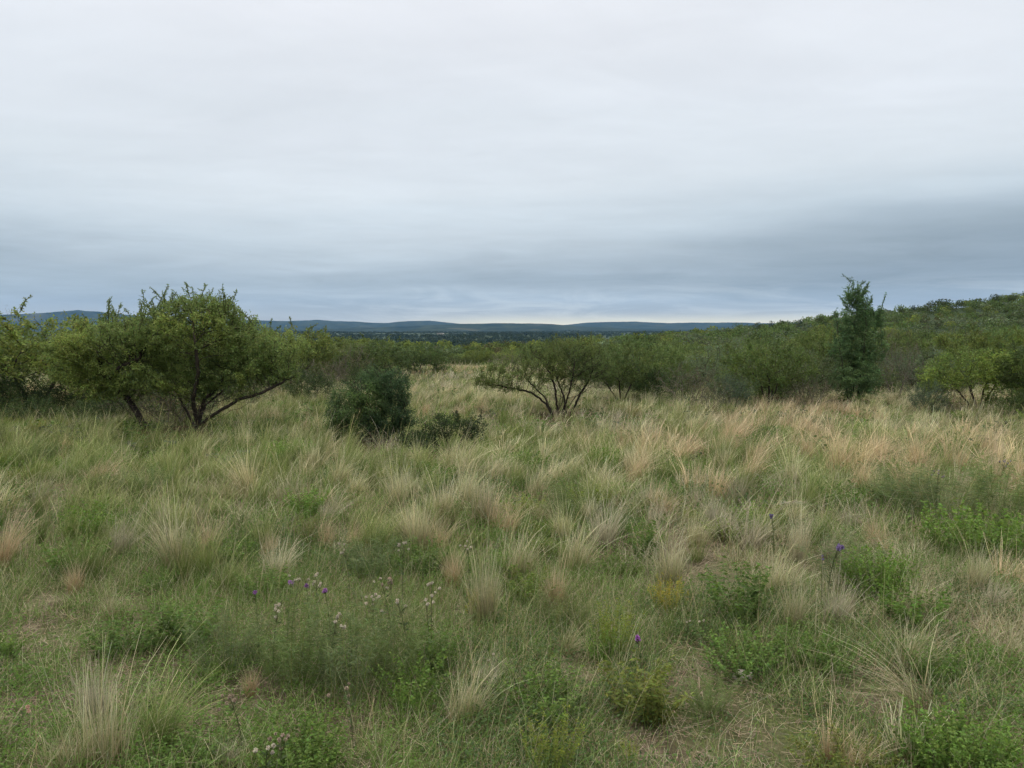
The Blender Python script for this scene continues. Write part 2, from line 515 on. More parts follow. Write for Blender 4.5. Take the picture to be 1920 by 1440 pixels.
# ================================================================== the setting
def build_ground():
    rad = np.concatenate([[0.0], np.geomspace(.35, 7000, 250)])
    az = np.linspace(0, 2 * math.pi, 901)[:-1]
    X = rad[:, None] * np.sin(az)[None]; Y = rad[:, None] * np.cos(az)[None]
    Z = H(X, Y)
    nr, na = X.shape
    V = np.stack([X, Y, Z], -1).reshape(-1, 3)
    i = np.arange(nr - 1)[:, None] * na; j = np.arange(na)[None]; jn = (j + 1) % na
    F = np.stack([i + j, i + na + j, i + na + jn, i + jn], -1).reshape(-1, 4)[:, ::-1]
    d = np.hypot(V[:, 0], V[:, 1])
    C = np.zeros((len(V), 3)); C[:, 0] = smooth(26, 60, d)
    F = F[na:]                                   # drop the degenerate ring at the centre, close it with the first ring
    me = mesh('ground', (V, F, C), M_GROUND, True)
    tag(link('ground', me), kind='structure')
    # small disc under the photographer's feet
    k = np.arange(0, na, 1)
    c = len(V)
    V2 = np.concatenate([V[na:2 * na], [[0, 0, float(H(0, 0))]]]); q = np.arange(0, na, 2)
    F2 = np.stack([np.full(len(q), na), (q + 2) % na, (q + 1) % na, q], -1)
    me2 = mesh('ground_centre', (V2, F2[:, ::-1], np.zeros((na + 1, 3))), M_GROUND, True)
    g = link('ground_patch', me2); tag(g, kind='structure')

BACK = [(-2500, 612), (-900, 604), (-300, 594), (0, 590), (40, 589), (80, 587), (110, 584.5), (150, 581.5), (190, 584.5), (240, 590), (300, 595), (380, 599),
        (460, 600), (500, 601), (540, 602), (580, 600.5), (595, 599.5), (620, 601.5), (660, 602.5), (700, 605), (725, 606), (750, 603), (780, 601.5), (805, 601),
        (840, 604.5), (880, 609), (960, 611), (1040, 611), (1070, 608), (1100, 605), (1130, 604), (1190, 603), (1230, 605), (1260, 606), (1300, 604.5), (1340, 605),
        (1380, 604.5), (1420, 606), (1600, 603), (1920, 600), (2600, 606), (4500, 615)]
FRONT = [(-2500, 622), (300, 622), (520, 619), (640, 616), (760, 612), (830, 608.5), (880, 607), (930, 606.5), (990, 606.5), (1040, 608.5), (1090, 612), (1200, 617), (1400, 619), (4500, 622)]

def build_hills():
    r = np.linspace(2500, 6600, 120); a = np.linspace(R(-62), R(62), 560)
    A, RR = np.meshgrid(a, r); X = RR * np.sin(A); Y = RR * np.cos(A)
    px = CX + FPX * np.tan(A)
    Z = np.full_like(X, 4.0)
    for prof, r0, wd in ((BACK, 5300, 1500), (FRONT, 3500, 900)):
        rows = np.interp(px, [p for p, _ in prof], [q for _, q in prof])
        top = CAMH + (HOR - rows) / FPX * r0 * np.cos(A)
        wob = (vn(A * 40, RR / 500, 11) - .5) * 500
        t = np.clip(1 - np.abs(RR + wob * smooth(100, 500, np.abs(RR - r0)) - r0) / wd, 0, 1)
        sh = t ** 1.15
        gul = (np.abs(vn(X / 260, Y / 420, 12) - .5) * 2 + .6 * np.abs(vn(X / 110, Y / 150, 13) - .5) * 2) * .28 * sh * (1 - smooth(.9, 1, sh))
        Z = np.maximum(Z, 6 + (top - 6) * (sh - gul))
    Z += 2.5 * (vn(X / 45, Y / 45, 14) - .5) + 1.2 * (vn(X / 18, Y / 60, 15) - .5)
    n, m = X.shape
    V = np.stack([X, Y, Z], -1).reshape(-1, 3)
    i = np.arange(n - 1)[:, None] * m; j = np.arange(m - 1)[None]
    F = np.stack([i + j, i + j + 1, i + m + j + 1, i + m + j], -1).reshape(-1, 4)
    tag(link('hills', mesh('hills', (V, F, None), M_HILL, True)), kind='structure')

def build_haze():
    x, y0, y1, z0, z1 = 7200, -7200, 7200, -60, 330
    V = np.array([(-x, y0, z0), (x, y0, z0), (x, y1, z0), (-x, y1, z0), (-x, y0, z1), (x, y0, z1), (x, y1, z1), (-x, y1, z1)], float)
    F = np.array([(3, 2, 1, 0), (4, 5, 6, 7), (0, 1, 5, 4), (1, 2, 6, 5), (2, 3, 7, 6), (3, 0, 4, 7)])
    m, nt, N, L = new_mat('haze')
    out = N.new('ShaderNodeOutputMaterial'); v = N.new('ShaderNodeVolumePrincipled')
    v.inputs['Color'].default_value = (.26, .54, 1, 1); v.inputs['Density'].default_value = HAZE
    L.new(v.outputs[0], out.inputs['Volume'])
    tag(link('haze', mesh('haze', (V, F, None), m)), kind='stuff')

HAZE = 5.0e-5

def build_world():
    w = bpy.data.worlds.new('World'); SC.world = w; w.use_nodes = True
    nt = w.node_tree; N = nt.nodes; L = nt.links; N.clear()
    out = N.new('ShaderNodeOutputWorld'); bg = N.new('ShaderNodeBackground'); L.new(bg.outputs[0], out.inputs[0])
    tc = N.new('ShaderNodeTexCoord'); sx = N.new('ShaderNodeSeparateXYZ'); L.new(tc.outputs['Generated'], sx.inputs[0])
    def M(op, a, b=None, c=None, clamp=False):
        n = N.new('ShaderNodeMath'); n.operation = op; n.use_clamp = clamp
        for k, q in enumerate((a, b, c)):
            if q is None: continue
            if isinstance(q, (int, float)): n.inputs[k].default_value = q
            else: L.new(q, n.inputs[k])
        return n.outputs[0]
    def rng(v, a, b, c=0., d=1., itp='SMOOTHSTEP'):
        n = N.new('ShaderNodeMapRange'); n.interpolation_type = itp
        for k, q in enumerate((a, b, c, d)): n.inputs[k + 1].default_value = q
        L.new(v, n.inputs[0]); return n.outputs[0]
    def vec(x, y, z):
        n = N.new('ShaderNodeCombineXYZ')
        for k, q in enumerate((x, y, z)):
            if isinstance(q, (int, float)): n.inputs[k].default_value = q
            else: L.new(q, n.inputs[k])
        return n.outputs[0]
    def noise(v, s, d=5, r=.55, dist=.0):
        n = N.new('ShaderNodeTexNoise'); n.inputs['Scale'].default_value = s; n.inputs['Detail'].default_value = d
        n.inputs['Roughness'].default_value = r; n.inputs['Distortion'].default_value = dist; L.new(v, n.inputs['Vector']); return n.outputs[0]
    def mixc(f, a, b, bt='MIX'):
        n = N.new('ShaderNodeMix'); n.data_type = 'RGBA'; n.blend_type = bt
        for k, q in ((0, f), (6, a), (7, b)):
            if isinstance(q, (int, float)): n.inputs[k].default_value = q
            elif isinstance(q, tuple): n.inputs[k].default_value = (*q, 1)
            else: L.new(q, n.inputs[k])
        return n.outputs[2]
    x, y, z = sx.outputs[0], sx.outputs[1], sx.outputs[2]
    zz = M('MAXIMUM', z, 0.0)
    den = M('ADD', zz, .085)
    # the cloud deck as a level sheet: streaks close up towards the horizon
    deck = vec(M('MULTIPLY', M('DIVIDE', x, den), .55), M('DIVIDE', y, den), 3.7)
    n_big = noise(deck, .42, 4, .5, .35)
    n_mid = noise(deck, 1.15, 6, .58, .5)
    streak = noise(vec(M('MULTIPLY', x, 2.6), M('MULTIPLY', y, 1.4), M('MULTIPLY', zz, 22.0)), 1.0, 7, .6, .6)
    streak2 = noise(vec(M('MULTIPLY', x, 6.0), M('MULTIPLY', y, 2.4), M('MULTIPLY', zz, 46.0)), 1.0, 6, .62, .9)
    low = rng(zz, .02, .2, 1, 0)
    t = M('ADD', zz, M('MULTIPLY', M('SUBTRACT', streak, .5), .06))
    t = M('ADD', t, M('MULTIPLY', M('SUBTRACT', n_big, .5), .17))
    # thicker cloud low on the right
    rt = M('MULTIPLY', rng(x, .05, .62), M('MULTIPLY', rng(zz, .02, .08), rng(zz, .10, .30, 1, 0)))
    t = M('SUBTRACT', t, M('MULTIPLY', rt, .07))
    rp = N.new('ShaderNodeValToRGB'); e = rp.color_ramp.elements
    stops = [(0.0, (.375, .45, .505)), (.05, (.385, .46, .515)), (.10, (.405, .48, .53)), (.16, (.48, .56, .615)), (.24, (.63, .71, .76)),
             (.38, (.755, .812, .848)), (.55, (.82, .862, .905)), (.75, (.89, .912, .952)), (1.0, (.925, .938, .975))]
    while len(e) < len(stops): e.new(.5)
    for k, (p, c) in enumerate(stops): e[k].position = p; e[k].color = (*c, 1)
    L.new(M('MULTIPLY', t, 1.9, clamp=True), rp.inputs[0])
    col = rp.outputs[0]
    # brighter gaps and darker undersides
    n_fine = noise(deck, 3.4, 6, .6, .6)
    k1 = M('ADD', M('ADD', 1.0, M('MULTIPLY', M('SUBTRACT', n_fine, .5), .13)), M('MULTIPLY', M('SUBTRACT', n_mid, .5), .26))
    k2 = M('ADD', 1.0, M('MULTIPLY', M('MULTIPLY', M('SUBTRACT', streak2, .5), low), .6))
    bank = M('MULTIPLY', M('MULTIPLY', rng(zz, .045, .07), rng(zz, .085, .16, 1, 0)), rng(x, -.35, .35, .35, 1))
    k3 = M('SUBTRACT', 1.0, M('MULTIPLY', bank, .22))
    kk = M('MULTIPLY', M('MULTIPLY', k1, k2), k3)
    col = mixc(rng(zz, .40, .80), col, (2.8, 2.68, 2.42))
    col = mixc(1.0, col, vec(kk, kk, kk), 'MULTIPLY')
    col = mixc(rng(zz, .0, .055, .8, 0), col, (.56, .57, .545))
    # pale clear strip above the far hills, ahead and to the right
    gap = M('MULTIPLY', rng(zz, .010, .033, 1, 0), M('MULTIPLY', rng(x, -.22, .02), rng(y, .2, .6)))
    gap2 = M('MULTIPLY', M('MULTIPLY', rng(zz, .03, .075, 1, 0), rng(x, -.45, -.1)), rng(streak2, .42, .66))
    col = mixc(M('MULTIPLY', gap2, .6), col, (.71, .74, .715))
    col = mixc(M('MULTIPLY', gap, .95), col, (1.05, .97, .70))
    sky = N.new('ShaderNodeTexSky'); sky.sky_type = 'NISHITA'; sky.sun_disc = False
    sky.sun_elevation = R(52); sky.sun_rotation = R(-25)
    skc = mixc(1.0, sky.outputs[0], (.1, .1, .1), 'MULTIPLY')
    col = mixc(.94, skc, col)
    L.new(col, bg.inputs[0]); bg.inputs[1].default_value = 1.0

def build_sun():
    l = bpy.data.lights.new('sun', 'SUN'); l.energy = 1.5; l.angle = R(18); l.color = (1, .97, .92)
    o = bpy.data.objects.new('sun', l); COL.objects.link(o); o.location = (0, 0, 60)
    el, rot = R(52), R(-25)                       # same direction as the sky's sun
    d = Vector((math.sin(rot) * math.cos(el), math.cos(rot) * math.cos(el), math.sin(el)))
    o.rotation_euler = d.to_track_quat('Z', 'Y').to_euler()

def build_camera():
    c = bpy.data.cameras.new('camera'); o = bpy.data.objects.new('camera', c); COL.objects.link(o)
    c.sensor_width = 36; c.lens = 36 * FPX / 1920; c.clip_start = .05; c.clip_end = 20000
    o.location = (0, 0, CAMH); o.rotation_euler = (R(90) - PITCH, 0, 0)
    SC.camera = o

build_ground(); build_hills(); build_haze(); build_world(); build_sun(); build_camera()
SC.view_settings.view_transform = 'Standard'; SC.view_settings.look = 'None'
SC.view_settings.exposure = 0; SC.view_settings.gamma = 1; SC.view_settings.use_curve_mapping = False
cy = SC.cycles
cy.max_bounces = 6; cy.diffuse_bounces = 4; cy.glossy_bounces = 2; cy.transmission_bounces = 4; cy.volume_bounces = 0; cy.transparent_max_bounces = 4
cy.caustics_reflective = False; cy.caustics_refractive = False

# ================================================================== trees and shrubs one can point to
def local(px, py, base, dy=0.0):
    return at_depth(px, py, base[1] + dy) - np.array(base)

def crown_pts(rng, base, specs):
    out = []
    for (px, py, rx, rz, ky, n) in specs:
        c = local(px, py, base); m = base[1] / FPX
        out.append(ell_points(rng, n, c, (rx * m, rx * m * ky, rz * m), .45))
    return np.concatenate(out)

def hero(name, base, trunks, specs, seed, D, rb, lim, per, L, W, col, col2, label, cat, nshoot=0, tipq=.86, shoot_len=.4, bark=BARK_DARK, group=None, rtip=.0035, dk=1.3, nmul=2.6, twigs=None):
    rng = np.random.default_rng(seed)
    roots = []
    for pl in trunks:
        roots.append([local(p[0], p[1], base, p[2] if len(p) > 2 else 0) for p in pl])
        roots[-1][0][2] = min(roots[-1][0][2], -.06) if pl[0][1] >= trunks[0][0][1] - 6 else roots[-1][0][2]
    A = crown_pts(rng, base, [(*q[:5], int(q[5] * nmul)) for q in specs]); A = A[A[:, 2] > .1]
    nodes, par = colonise(rng, A, roots, D, 1.0, D * dk, 160, .1)
    r, desc = skeleton(nodes, par, rtip, rb)
    aB, aL = Acc(), Acc()
    branch_mesh(aB, nodes, par, r, bark)
    aL.add(*foliage(rng, nodes, par, desc, lim, per, L, W, col, col2, .03, .7))
    if twigs:
        A2 = crown_pts(rng, base, twigs); A2 = A2[A2[:, 2] > .05]
        n2, p2 = colonise(rng, A2, [[q + rng.normal(0, .05, 3) * [1, 1, 0], q + rng.normal(0, .15, 3) + [0, 0, .25]] for q in (np.array(r_[0]) for r_ in roots[:3] for _ in range(2))], .06, 1.0, .085, 120, .05)
        r2, d2 = skeleton(n2, p2, .0035, .016); branch_mesh(aB, n2, p2, r2, (.085, .068, .05))
    if nshoot:
        tips = nodes[(desc <= 2) & (nodes[:, 2] > np.quantile(nodes[:, 2], tipq))]
        shoots(rng, aB, aL, tips, nshoot, shoot_len, L * .9, W * .9, col, bark)
    root = empty(name, base)
    link('trunk', mesh('trunk', aB.out(), M_BARK, True), root)
    link('crown', mesh('crown', aL.out(), M_LEAF), root)
    return tag(root, label, cat, group)

b = gp(360, 813)
hero('acacia_tree', b,
     [[(370, 813), (373, 780), (384, 748), (413, 722), (422, 690)],
      [(372, 800), (402, 776, -.2), (450, 748, -.3), (490, 737, -.3), (532, 716, -.2)],
      [(292, 815, .1), (264, 788, .1), (247, 756, .1), (214, 722, 0), (190, 697, 0), (185, 662, -.1)],
      [(368, 805), (350, 770, .3), (334, 738, .5), (322, 700, .6)],
      [(208, 716, 0), (222, 690, -.2), (262, 672, -.3)],
      [(371, 800), (362, 750, -.3), (372, 700, -.5), (366, 650, -.6)],
      [(371, 800), (385, 760, .4), (440, 715, .7), (470, 680, .8)]],
     [(370, 625, 122, 64, .9, 520), (255, 640, 120, 46, .8, 300), (488, 655, 92, 46, .8, 260), (170, 660, 82, 42, .9, 230), (372, 582, 82, 32, .8, 150), (470, 700, 100, 28, .8, 110), (300, 692, 130, 24, .7, 110), (150, 700, 60, 26, .8, 70), (268, 640, 62, 56, 1.0, 300), (330, 720, 120, 24, .7, 100), (205, 728, 80, 24, .8, 90), (520, 690, 50, 24, .7, 70)],
     11, .05, .062, 26, 17, .043, .019, (.132, .180, .054), (.178, .225, .056),
     'large spreading olive green acacia with twisted dark limbs, before the bush belt', 'tree', 80, tipq=.80, shoot_len=.52, twigs=[(345, 745, 130, 46, .7, 420), (440, 735, 70, 30, .7, 120), (215, 745, 60, 30, .7, 100)])

b = gp(1045, 782)
hero('acacia_tree', b,
     [[(1040, 782), (1024, 757), (996, 736), (962, 728), (930, 722), (900, 712)],
      [(1042, 778), (1022, 746, .2), (984, 707, .4)],
      [(1047, 782), (1041, 730, -.2), (1034, 702, -.3)],
      [(1063, 780, .1), (1057, 742, .2), (1043, 706, .5)],
      [(1066, 780, .1), (1087, 741), (1107, 708)],
      [(1050, 780), (1068, 735, -.4), (1075, 700, -.6)]],
     [(1055, 674, 100, 36, .9, 420), (965, 694, 68, 22, .8, 150), (1112, 692, 48, 26, .9, 120), (1085, 645, 45, 17, .9, 60), (915, 716, 36, 14, .8, 60), (950, 726, 40, 12, .8, 40), (1060, 650, 70, 22, .9, 120), (1060, 705, 90, 16, .7, 90)],
     23, .05, .038, 18, 12, .040, .017, (.112, .156, .050), (.150, .190, .052),
     'small umbrella crowned acacia with many bare slanting stems, alone in pale grass', 'tree', 12, shoot_len=.22, twigs=[(1060, 728, 80, 26, .7, 200)])

b = gp(700, 836)
hero('dense_shrub', b,
     [[(700, 836), (690, 790), (680, 750)], [(702, 836), (715, 780), (722, 720)], [(690, 836), (660, 800), (640, 780)], [(710, 836), (745, 800), (760, 770)]],
     [(692, 768, 80, 64, .9, 460), (716, 728, 56, 42, .9, 220), (665, 745, 45, 35, .9, 110), (650, 796, 40, 36, .9, 110), (755, 790, 30, 30, .9, 60)],
     31, .042, .026, 24, 20, .029, .016, (.058, .102, .044), (.095, .15, .046),
     'round dense dark green shrub with tiny leaves, standing in the grass', 'shrub', 14, shoot_len=.2)

b = gp(850, 850)
hero('sparse_shrub', b,
     [[(850, 850), (835, 820), (826, 800)], [(852, 850), (868, 820), (880, 795)], [(848, 850), (815, 828), (798, 812)]],
     [(832, 797, 44, 24, .9, 90), (884, 802, 32, 26, .9, 70), (796, 820, 36, 20, .9, 60)],
     37, .045, .014, 14, 14, .03, .015, (.035, .058, .022), (.05, .08, .025),
     'knee high dark shrub with gaps between branches, beside the dense round shrub', 'shrub', 3, shoot_len=.15)
b = gp(775, 858)
hero('sparse_shrub', b,
     [[(775, 858), (765, 835), (760, 818)], [(776, 858), (792, 832), (800, 818)]],
     [(772, 825, 30, 18, .9, 60), (795, 835, 22, 14, .9, 30)],
     38, .045, .014, 14, 14, .03, .015, (.032, .052, .02), (.05, .075, .025),
     'low leaning dark shrub at the foot of the dense round shrub, among straw grass', 'shrub', 2, shoot_len=.12)

b = gp(1605, 756)
hero('tall_tree', b,
     [[(1600, 756), (1600, 690), (1606, 640), (1602, 600), (1610, 570)],
      [(1612, 756), (1628, 680, .2), (1642, 620, .3), (1648, 590, .3)], [(1592, 756), (1580, 690, -.2), (1572, 630, -.2), (1568, 600, -.2)],
      [(1606, 756), (1618, 670, -.3), (1624, 610, -.3), (1622, 570, -.3)], [(1600, 756), (1590, 660, .3), (1592, 590, .3), (1594, 545, .2)]],
     [(1602, 706, 54, 44, .9, 360), (1606, 645, 43, 46, .9, 300), (1610, 595, 33, 36, .9, 220), (1606, 562, 26, 26, .9, 150), (1597, 540, 12, 16, .8, 50), (1648, 596, 12, 22, .8, 44), (1568, 600, 10, 20, .8, 36), (1650, 650, 16, 26, .8, 50), (1560, 660, 14, 24, .8, 40)],
     41, .058, .026, 20, 13, .058, .019, PINEGREEN, (.158, .245, .096),
     'tall narrow deep green tree rising to a feathery tip above the bush belt', 'tree', 110, tipq=.35, shoot_len=.46)

# shrub kinds that stand in numbers
def proto(name, seed, kind, h, w, **k):
    tr, cr = shrub_data(seed, kind, h, w, **k)
    p = Proto(name, [('trunk', mesh('trunk', tr, M_BARK, True)), ('crown', mesh('crown', cr, M_LEAF))]); p.h = h; p.w = w
    return p
ACA = [proto('acacia_bush', 101 + k, 'acacia', 2.0, 2.8, att=1100, per=14, L=.072, W=.032, col=c, col2=c2, nshoot=ns) for k, (c, c2, ns) in
       enumerate([(OLIVE, YELLOWGREEN, 9), (YELLOWGREEN, OLIVE, 14), (MIDGREEN, OLIVE, 6), (OLIVE, MIDGREEN, 12)])]
GREY = [proto('grey_shrub', 121 + k, 'dome', 1.6, 2.2, att=900, per=11, L=.065, W=.024, col=GREYGREEN, col2=(.095, .125, .058)) for k in range(2)]
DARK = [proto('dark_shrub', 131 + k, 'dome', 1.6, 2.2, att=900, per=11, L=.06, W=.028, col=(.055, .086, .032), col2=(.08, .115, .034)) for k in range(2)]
BARE = [proto('twiggy_shrub', 141 + k, 'bare', 1.5, 1.8, att=900, per=3, L=.05, W=.016, col=(.12, .105, .065), col2=(.085, .095, .045), D=.085) for k in range(2)]
DEAD = proto('dead_tree', 151, 'bare', 2.4, 1.6, att=170, per=1, L=.03, W=.010, col=(.10, .085, .07), D=.10)

rs = np.random.default_rng(5)
placed = []                                        # (x, y, radius) of shrubs that stand
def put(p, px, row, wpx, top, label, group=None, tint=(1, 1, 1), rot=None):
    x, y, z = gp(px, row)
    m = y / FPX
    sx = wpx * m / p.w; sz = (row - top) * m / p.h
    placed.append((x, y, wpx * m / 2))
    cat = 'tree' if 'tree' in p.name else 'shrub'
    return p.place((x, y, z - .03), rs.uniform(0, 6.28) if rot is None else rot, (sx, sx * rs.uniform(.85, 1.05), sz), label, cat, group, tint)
BELT = 'shrubs of the bush belt'
for x, y, w in ((360, 813, 1.9), (292, 815, .8), (1045, 782, 1.3), (700, 836, .8), (1605, 756, .9)):
    q = gp(x, y); placed.append((q[0], q[1], w))
P_ = [
 # left belt
 (ACA[1], 70, 776, 319, 574, 'yellow green acacia bush with dark trunk, first in the belt beside the large acacia', (1, 1, 1)),
 (ACA[0], 205, 752, 275, 578, 'olive acacia bush whose crown shows behind the large acacia, beside the yellow green one', (1.05, 1.05, 1)),
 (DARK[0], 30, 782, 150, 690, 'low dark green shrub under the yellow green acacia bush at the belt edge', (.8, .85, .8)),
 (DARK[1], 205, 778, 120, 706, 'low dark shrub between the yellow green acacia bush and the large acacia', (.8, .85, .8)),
 (DEAD, 10, 742, 70, 556, 'bare grey dead tree sticking up behind the yellow green acacia bush', (.9, .95, 1)),
 (DEAD, 130, 745, 20, 572, 'thin bare pole of a dead tree above the acacia crowns', (.8, 1.0, .7)),
 (ACA[3], -90, 765, 330, 582, 'olive acacia bush at the outer end of the belt, past the yellow green one', (1, 1, 1)),
 (ACA[0], 320, 735, 286, 594, 'olive acacia bush right behind the crown of the large acacia', (.95, 1, .9)),
 (ACA[1], 548, 730, 220, 606, 'yellow green acacia bush just beyond the low outstretched limb of the large acacia', (1, 1, 1)),
 (ACA[2], 455, 728, 209, 600, 'mid green acacia bush seen through the limbs of the large acacia', (1, 1, 1)),
 (BARE[0], 596, 742, 150, 668, 'leafless brown twiggy shrub below the yellow green acacia bush', (1.0, .95, .9)),
 (BARE[1], 655, 722, 120, 636, 'pale grey twiggy shrub between two olive acacias behind the dense round shrub', (1.2, 1.3, 1.2)),
 (ACA[2], 700, 716, 176, 632, 'mid green acacia bush directly behind the dense round shrub', (1, 1, 1)),
 (ACA[0], 640, 706, 165, 624, 'olive acacia bush behind the pale grey twiggy shrub', (1, 1, 1)),
 (ACA[2], 785, 702, 132, 644, 'mid green acacia bush with a short visible trunk at the edge of the pale grass', (.85, .9, .85)),
 (ACA[1], 735, 690, 143, 632, 'small yellow green acacia bush behind the one with a short trunk', (.85, .9, .9)),
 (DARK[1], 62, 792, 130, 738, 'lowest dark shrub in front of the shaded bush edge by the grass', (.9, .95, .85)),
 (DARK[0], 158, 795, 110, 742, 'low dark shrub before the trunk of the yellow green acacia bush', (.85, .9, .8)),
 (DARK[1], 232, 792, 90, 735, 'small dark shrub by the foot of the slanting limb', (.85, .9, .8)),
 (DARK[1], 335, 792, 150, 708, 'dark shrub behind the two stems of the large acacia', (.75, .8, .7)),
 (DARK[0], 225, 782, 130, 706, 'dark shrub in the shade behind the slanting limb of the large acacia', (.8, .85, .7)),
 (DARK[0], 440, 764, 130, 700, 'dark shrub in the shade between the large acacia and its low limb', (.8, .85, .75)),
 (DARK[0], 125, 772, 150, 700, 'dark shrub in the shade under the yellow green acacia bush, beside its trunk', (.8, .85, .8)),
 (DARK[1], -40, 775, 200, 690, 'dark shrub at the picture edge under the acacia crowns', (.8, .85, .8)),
 (BARE[0], 318, 803, 160, 722, 'tangle of dry brown twigs under the large acacia, between its two stems', (1.0, .85, .7)),
 (BARE[1], 248, 790, 120, 722, 'grey brown twigs beneath the slanting limb of the large acacia', (.9, .85, .75)),
 (BARE[1], 455, 762, 150, 706, 'thin grey twiggy shrub behind the low outstretched limb of the large acacia', (.9, .9, .8)),
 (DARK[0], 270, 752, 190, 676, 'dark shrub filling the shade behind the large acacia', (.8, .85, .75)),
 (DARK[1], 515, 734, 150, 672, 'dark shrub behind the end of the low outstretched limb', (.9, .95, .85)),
 # right belt
 (ACA[3], 1165, 755, 172, 636, 'olive acacia bush beside the umbrella crowned acacia, first of the right belt', (.95, .95, .9)),
 (DARK[0], 1235, 755, 140, 664, 'dark green shrub with shaded hollow beneath, next to brown feathery bush', (.9, .95, .9)),
 (ACA[2], 1215, 738, 183, 630, 'mid green acacia bush behind the dark shrub with shaded hollow', (1.1, 1.1, 1.0)),
 (BARE[0], 1290, 767, 162, 672, 'feathery brown twiggy shrub at the front of the right belt', (1, 1, .9)),
 (BARE[1], 1335, 775, 118, 708, 'low brownish twiggy shrub spilling into the straw grass', (.9, 1.0, .7)),
 (GREY[0], 1372, 770, 116, 686, 'rounded blue grey green shrub in front of the big dark hollowed acacia', (.9, 1, 1)),
 (ACA[2], 1440, 762, 205, 632, 'big acacia bush with yellowish top and black shaded hollow below', (1.1, 1.1, .85)),
 (GREY[1], 1350, 743, 183, 628, 'broad grey green shrub behind the feathery brown one', (1, 1.05, .95)),
 (GREY[0], 1505, 755, 140, 638, 'pale grey green shrub between the big hollowed acacia and the tall tree', (1.0, 1, .85)),
 (BARE[0], 1520, 768, 118, 702, 'grey brown leafless shrub at the foot of the pale grey green one', (1, .95, .9)),
 (ACA[2], 1545, 738, 162, 600, 'olive acacia bush leaning against the tall narrow tree', (1.1, 1.05, .9)),
 (DARK[1], 1625, 742, 129, 672, 'dark green shrub around the foot of the tall narrow tree', (1.15, 1.1, .9)),
 (BARE[1], 1680, 748, 118, 630, 'open twiggy shrub with crooked dark branches beside the tall tree', (.9, .9, .85)),
 (GREY[1], 1725, 736, 183, 642, 'broad grey green shrub on the slope beside the twiggy shrub', (.95, 1, .95)),
 (GREY[0], 1740, 779, 90, 702, 'small grey shrub with one short stem at the grass edge', (.85, .9, .95)),
 (ACA[0], 1835, 772, 216, 638, 'bright olive acacia bush with a dark open trunk near the grass edge', (1.05, 1.1, .9)),
 (BARE[0], 1800, 778, 86, 718, 'reddish brown twiggy shrub under the bright olive acacia bush', (1.1, .85, .7)),
 (ACA[2], 1935, 774, 183, 636, 'mid green acacia bush beside the bright olive one, cut by the picture edge', (1, 1, .9)),
 (DARK[0], 1900, 784, 97, 720, 'low dark shrub at the foot of the two acacia bushes', (1, 1, .9)),
]
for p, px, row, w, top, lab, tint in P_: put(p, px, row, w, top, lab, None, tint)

def scatter(n, y0, y1, q0, q1, rmin, keep=None, seed=0):
    g = np.random.default_rng(seed); cell = {}; out = []
    for _ in range(n):
        y = math.sqrt(g.uniform(y0 * y0, y1 * y1)); x = g.uniform(q0, q1) * y
        if keep is not None and not keep(x, y): continue
        i, j = int(x // rmin), int(y // rmin)
        if any((x - a) ** 2 + (y - c) ** 2 < rmin * rmin for di in (-1, 0, 1) for dj in (-1, 0, 1) for a, c in cell.get((i + di, j + dj), ())): continue
        cell.setdefault((i, j), []).append((x, y)); out.append((x, y))
    return out
# ---- the belt behind: bushes scattered by distance, each a thing
cand = []
tries = 0
while len(cand) < 250 and tries < 40000:
    tries += 1
    y = 23 + 41 * rs.uniform() ** 1.0; x = rs.uniform(-.55, .80) * y
    q = x / y
    if y < 44 and -.135 < q < .115 - .0 * y: continue
    if q <= -.135 and (y < 26 or rs.uniform() > .30): continue
    rr = rs.uniform(.85, 1.5) * (1 + .004 * y)
    if any((x - a) ** 2 + (y - c) ** 2 < (.60 * (rr + r)) ** 2 for a, c, r in placed): continue
    placed.append((x, y, rr)); cand.append((x, y, rr))
KIND = [('acacia', ACA[0], 'olive green'), ('acacia', ACA[1], 'yellow green'), ('acacia', ACA[2], 'mid green'), ('acacia', ACA[3], 'mottled olive'),
        ('grey', GREY[0], 'grey green'), ('grey', GREY[1], 'pale grey green'), ('dark', DARK[0], 'dark green'), ('bare', BARE[0], 'brown leafless')]
PR = np.array([.20, .13, .18, .15, .09, .08, .10, .07])
auto = []
for x, y, rr in cand:
    k = rs.choice(8, p=PR)
    nm, p, lookw = KIND[k]
    h = rr * 2 * {'acacia': .68, 'grey': .66, 'dark': .66, 'bare': .75}[nm] * rs.uniform(.85, 1.15)
    if x / y < .12 and y < 70: h = min(h, 1.55)
    pxx = CX + FPX * x / y
    cap = float(np.interp(pxx, [300, 700, 830, 1000, 1150, 1300, 1450, 1600, 1920], [612, 640, 652, 650, 645, 640, 632, 620, 604])) + rs.uniform(-6, 14)
    h = max(.7, min(h, (HOR - cap) / FPX * y + CAMH - float(H(x, y))))
    auto.append([x, y, rr, h, k, p, lookw])
LM = [(-3.9, 'beyond the large spreading acacia'), (-1.0, 'beyond the strip of pale grass'), (2.2, 'beyond the umbrella crowned acacia'), (6.4, 'beyond the feathery brown shrub'),
      (10.2, 'beyond the big hollowed acacia'), (15.0, 'beyond the tall narrow tree'), (24, 'beyond the bright olive acacia')]
def landmark(x, y):
    v = x / y * 22
    if v < -3.0: return LM[0][1]
    for k, lim in ((1, .9), (2, 3.6), (3, 6.9), (4, 9.2), (5, 12.0)):
        if v < lim: return LM[k][1]
    return LM[6][1]
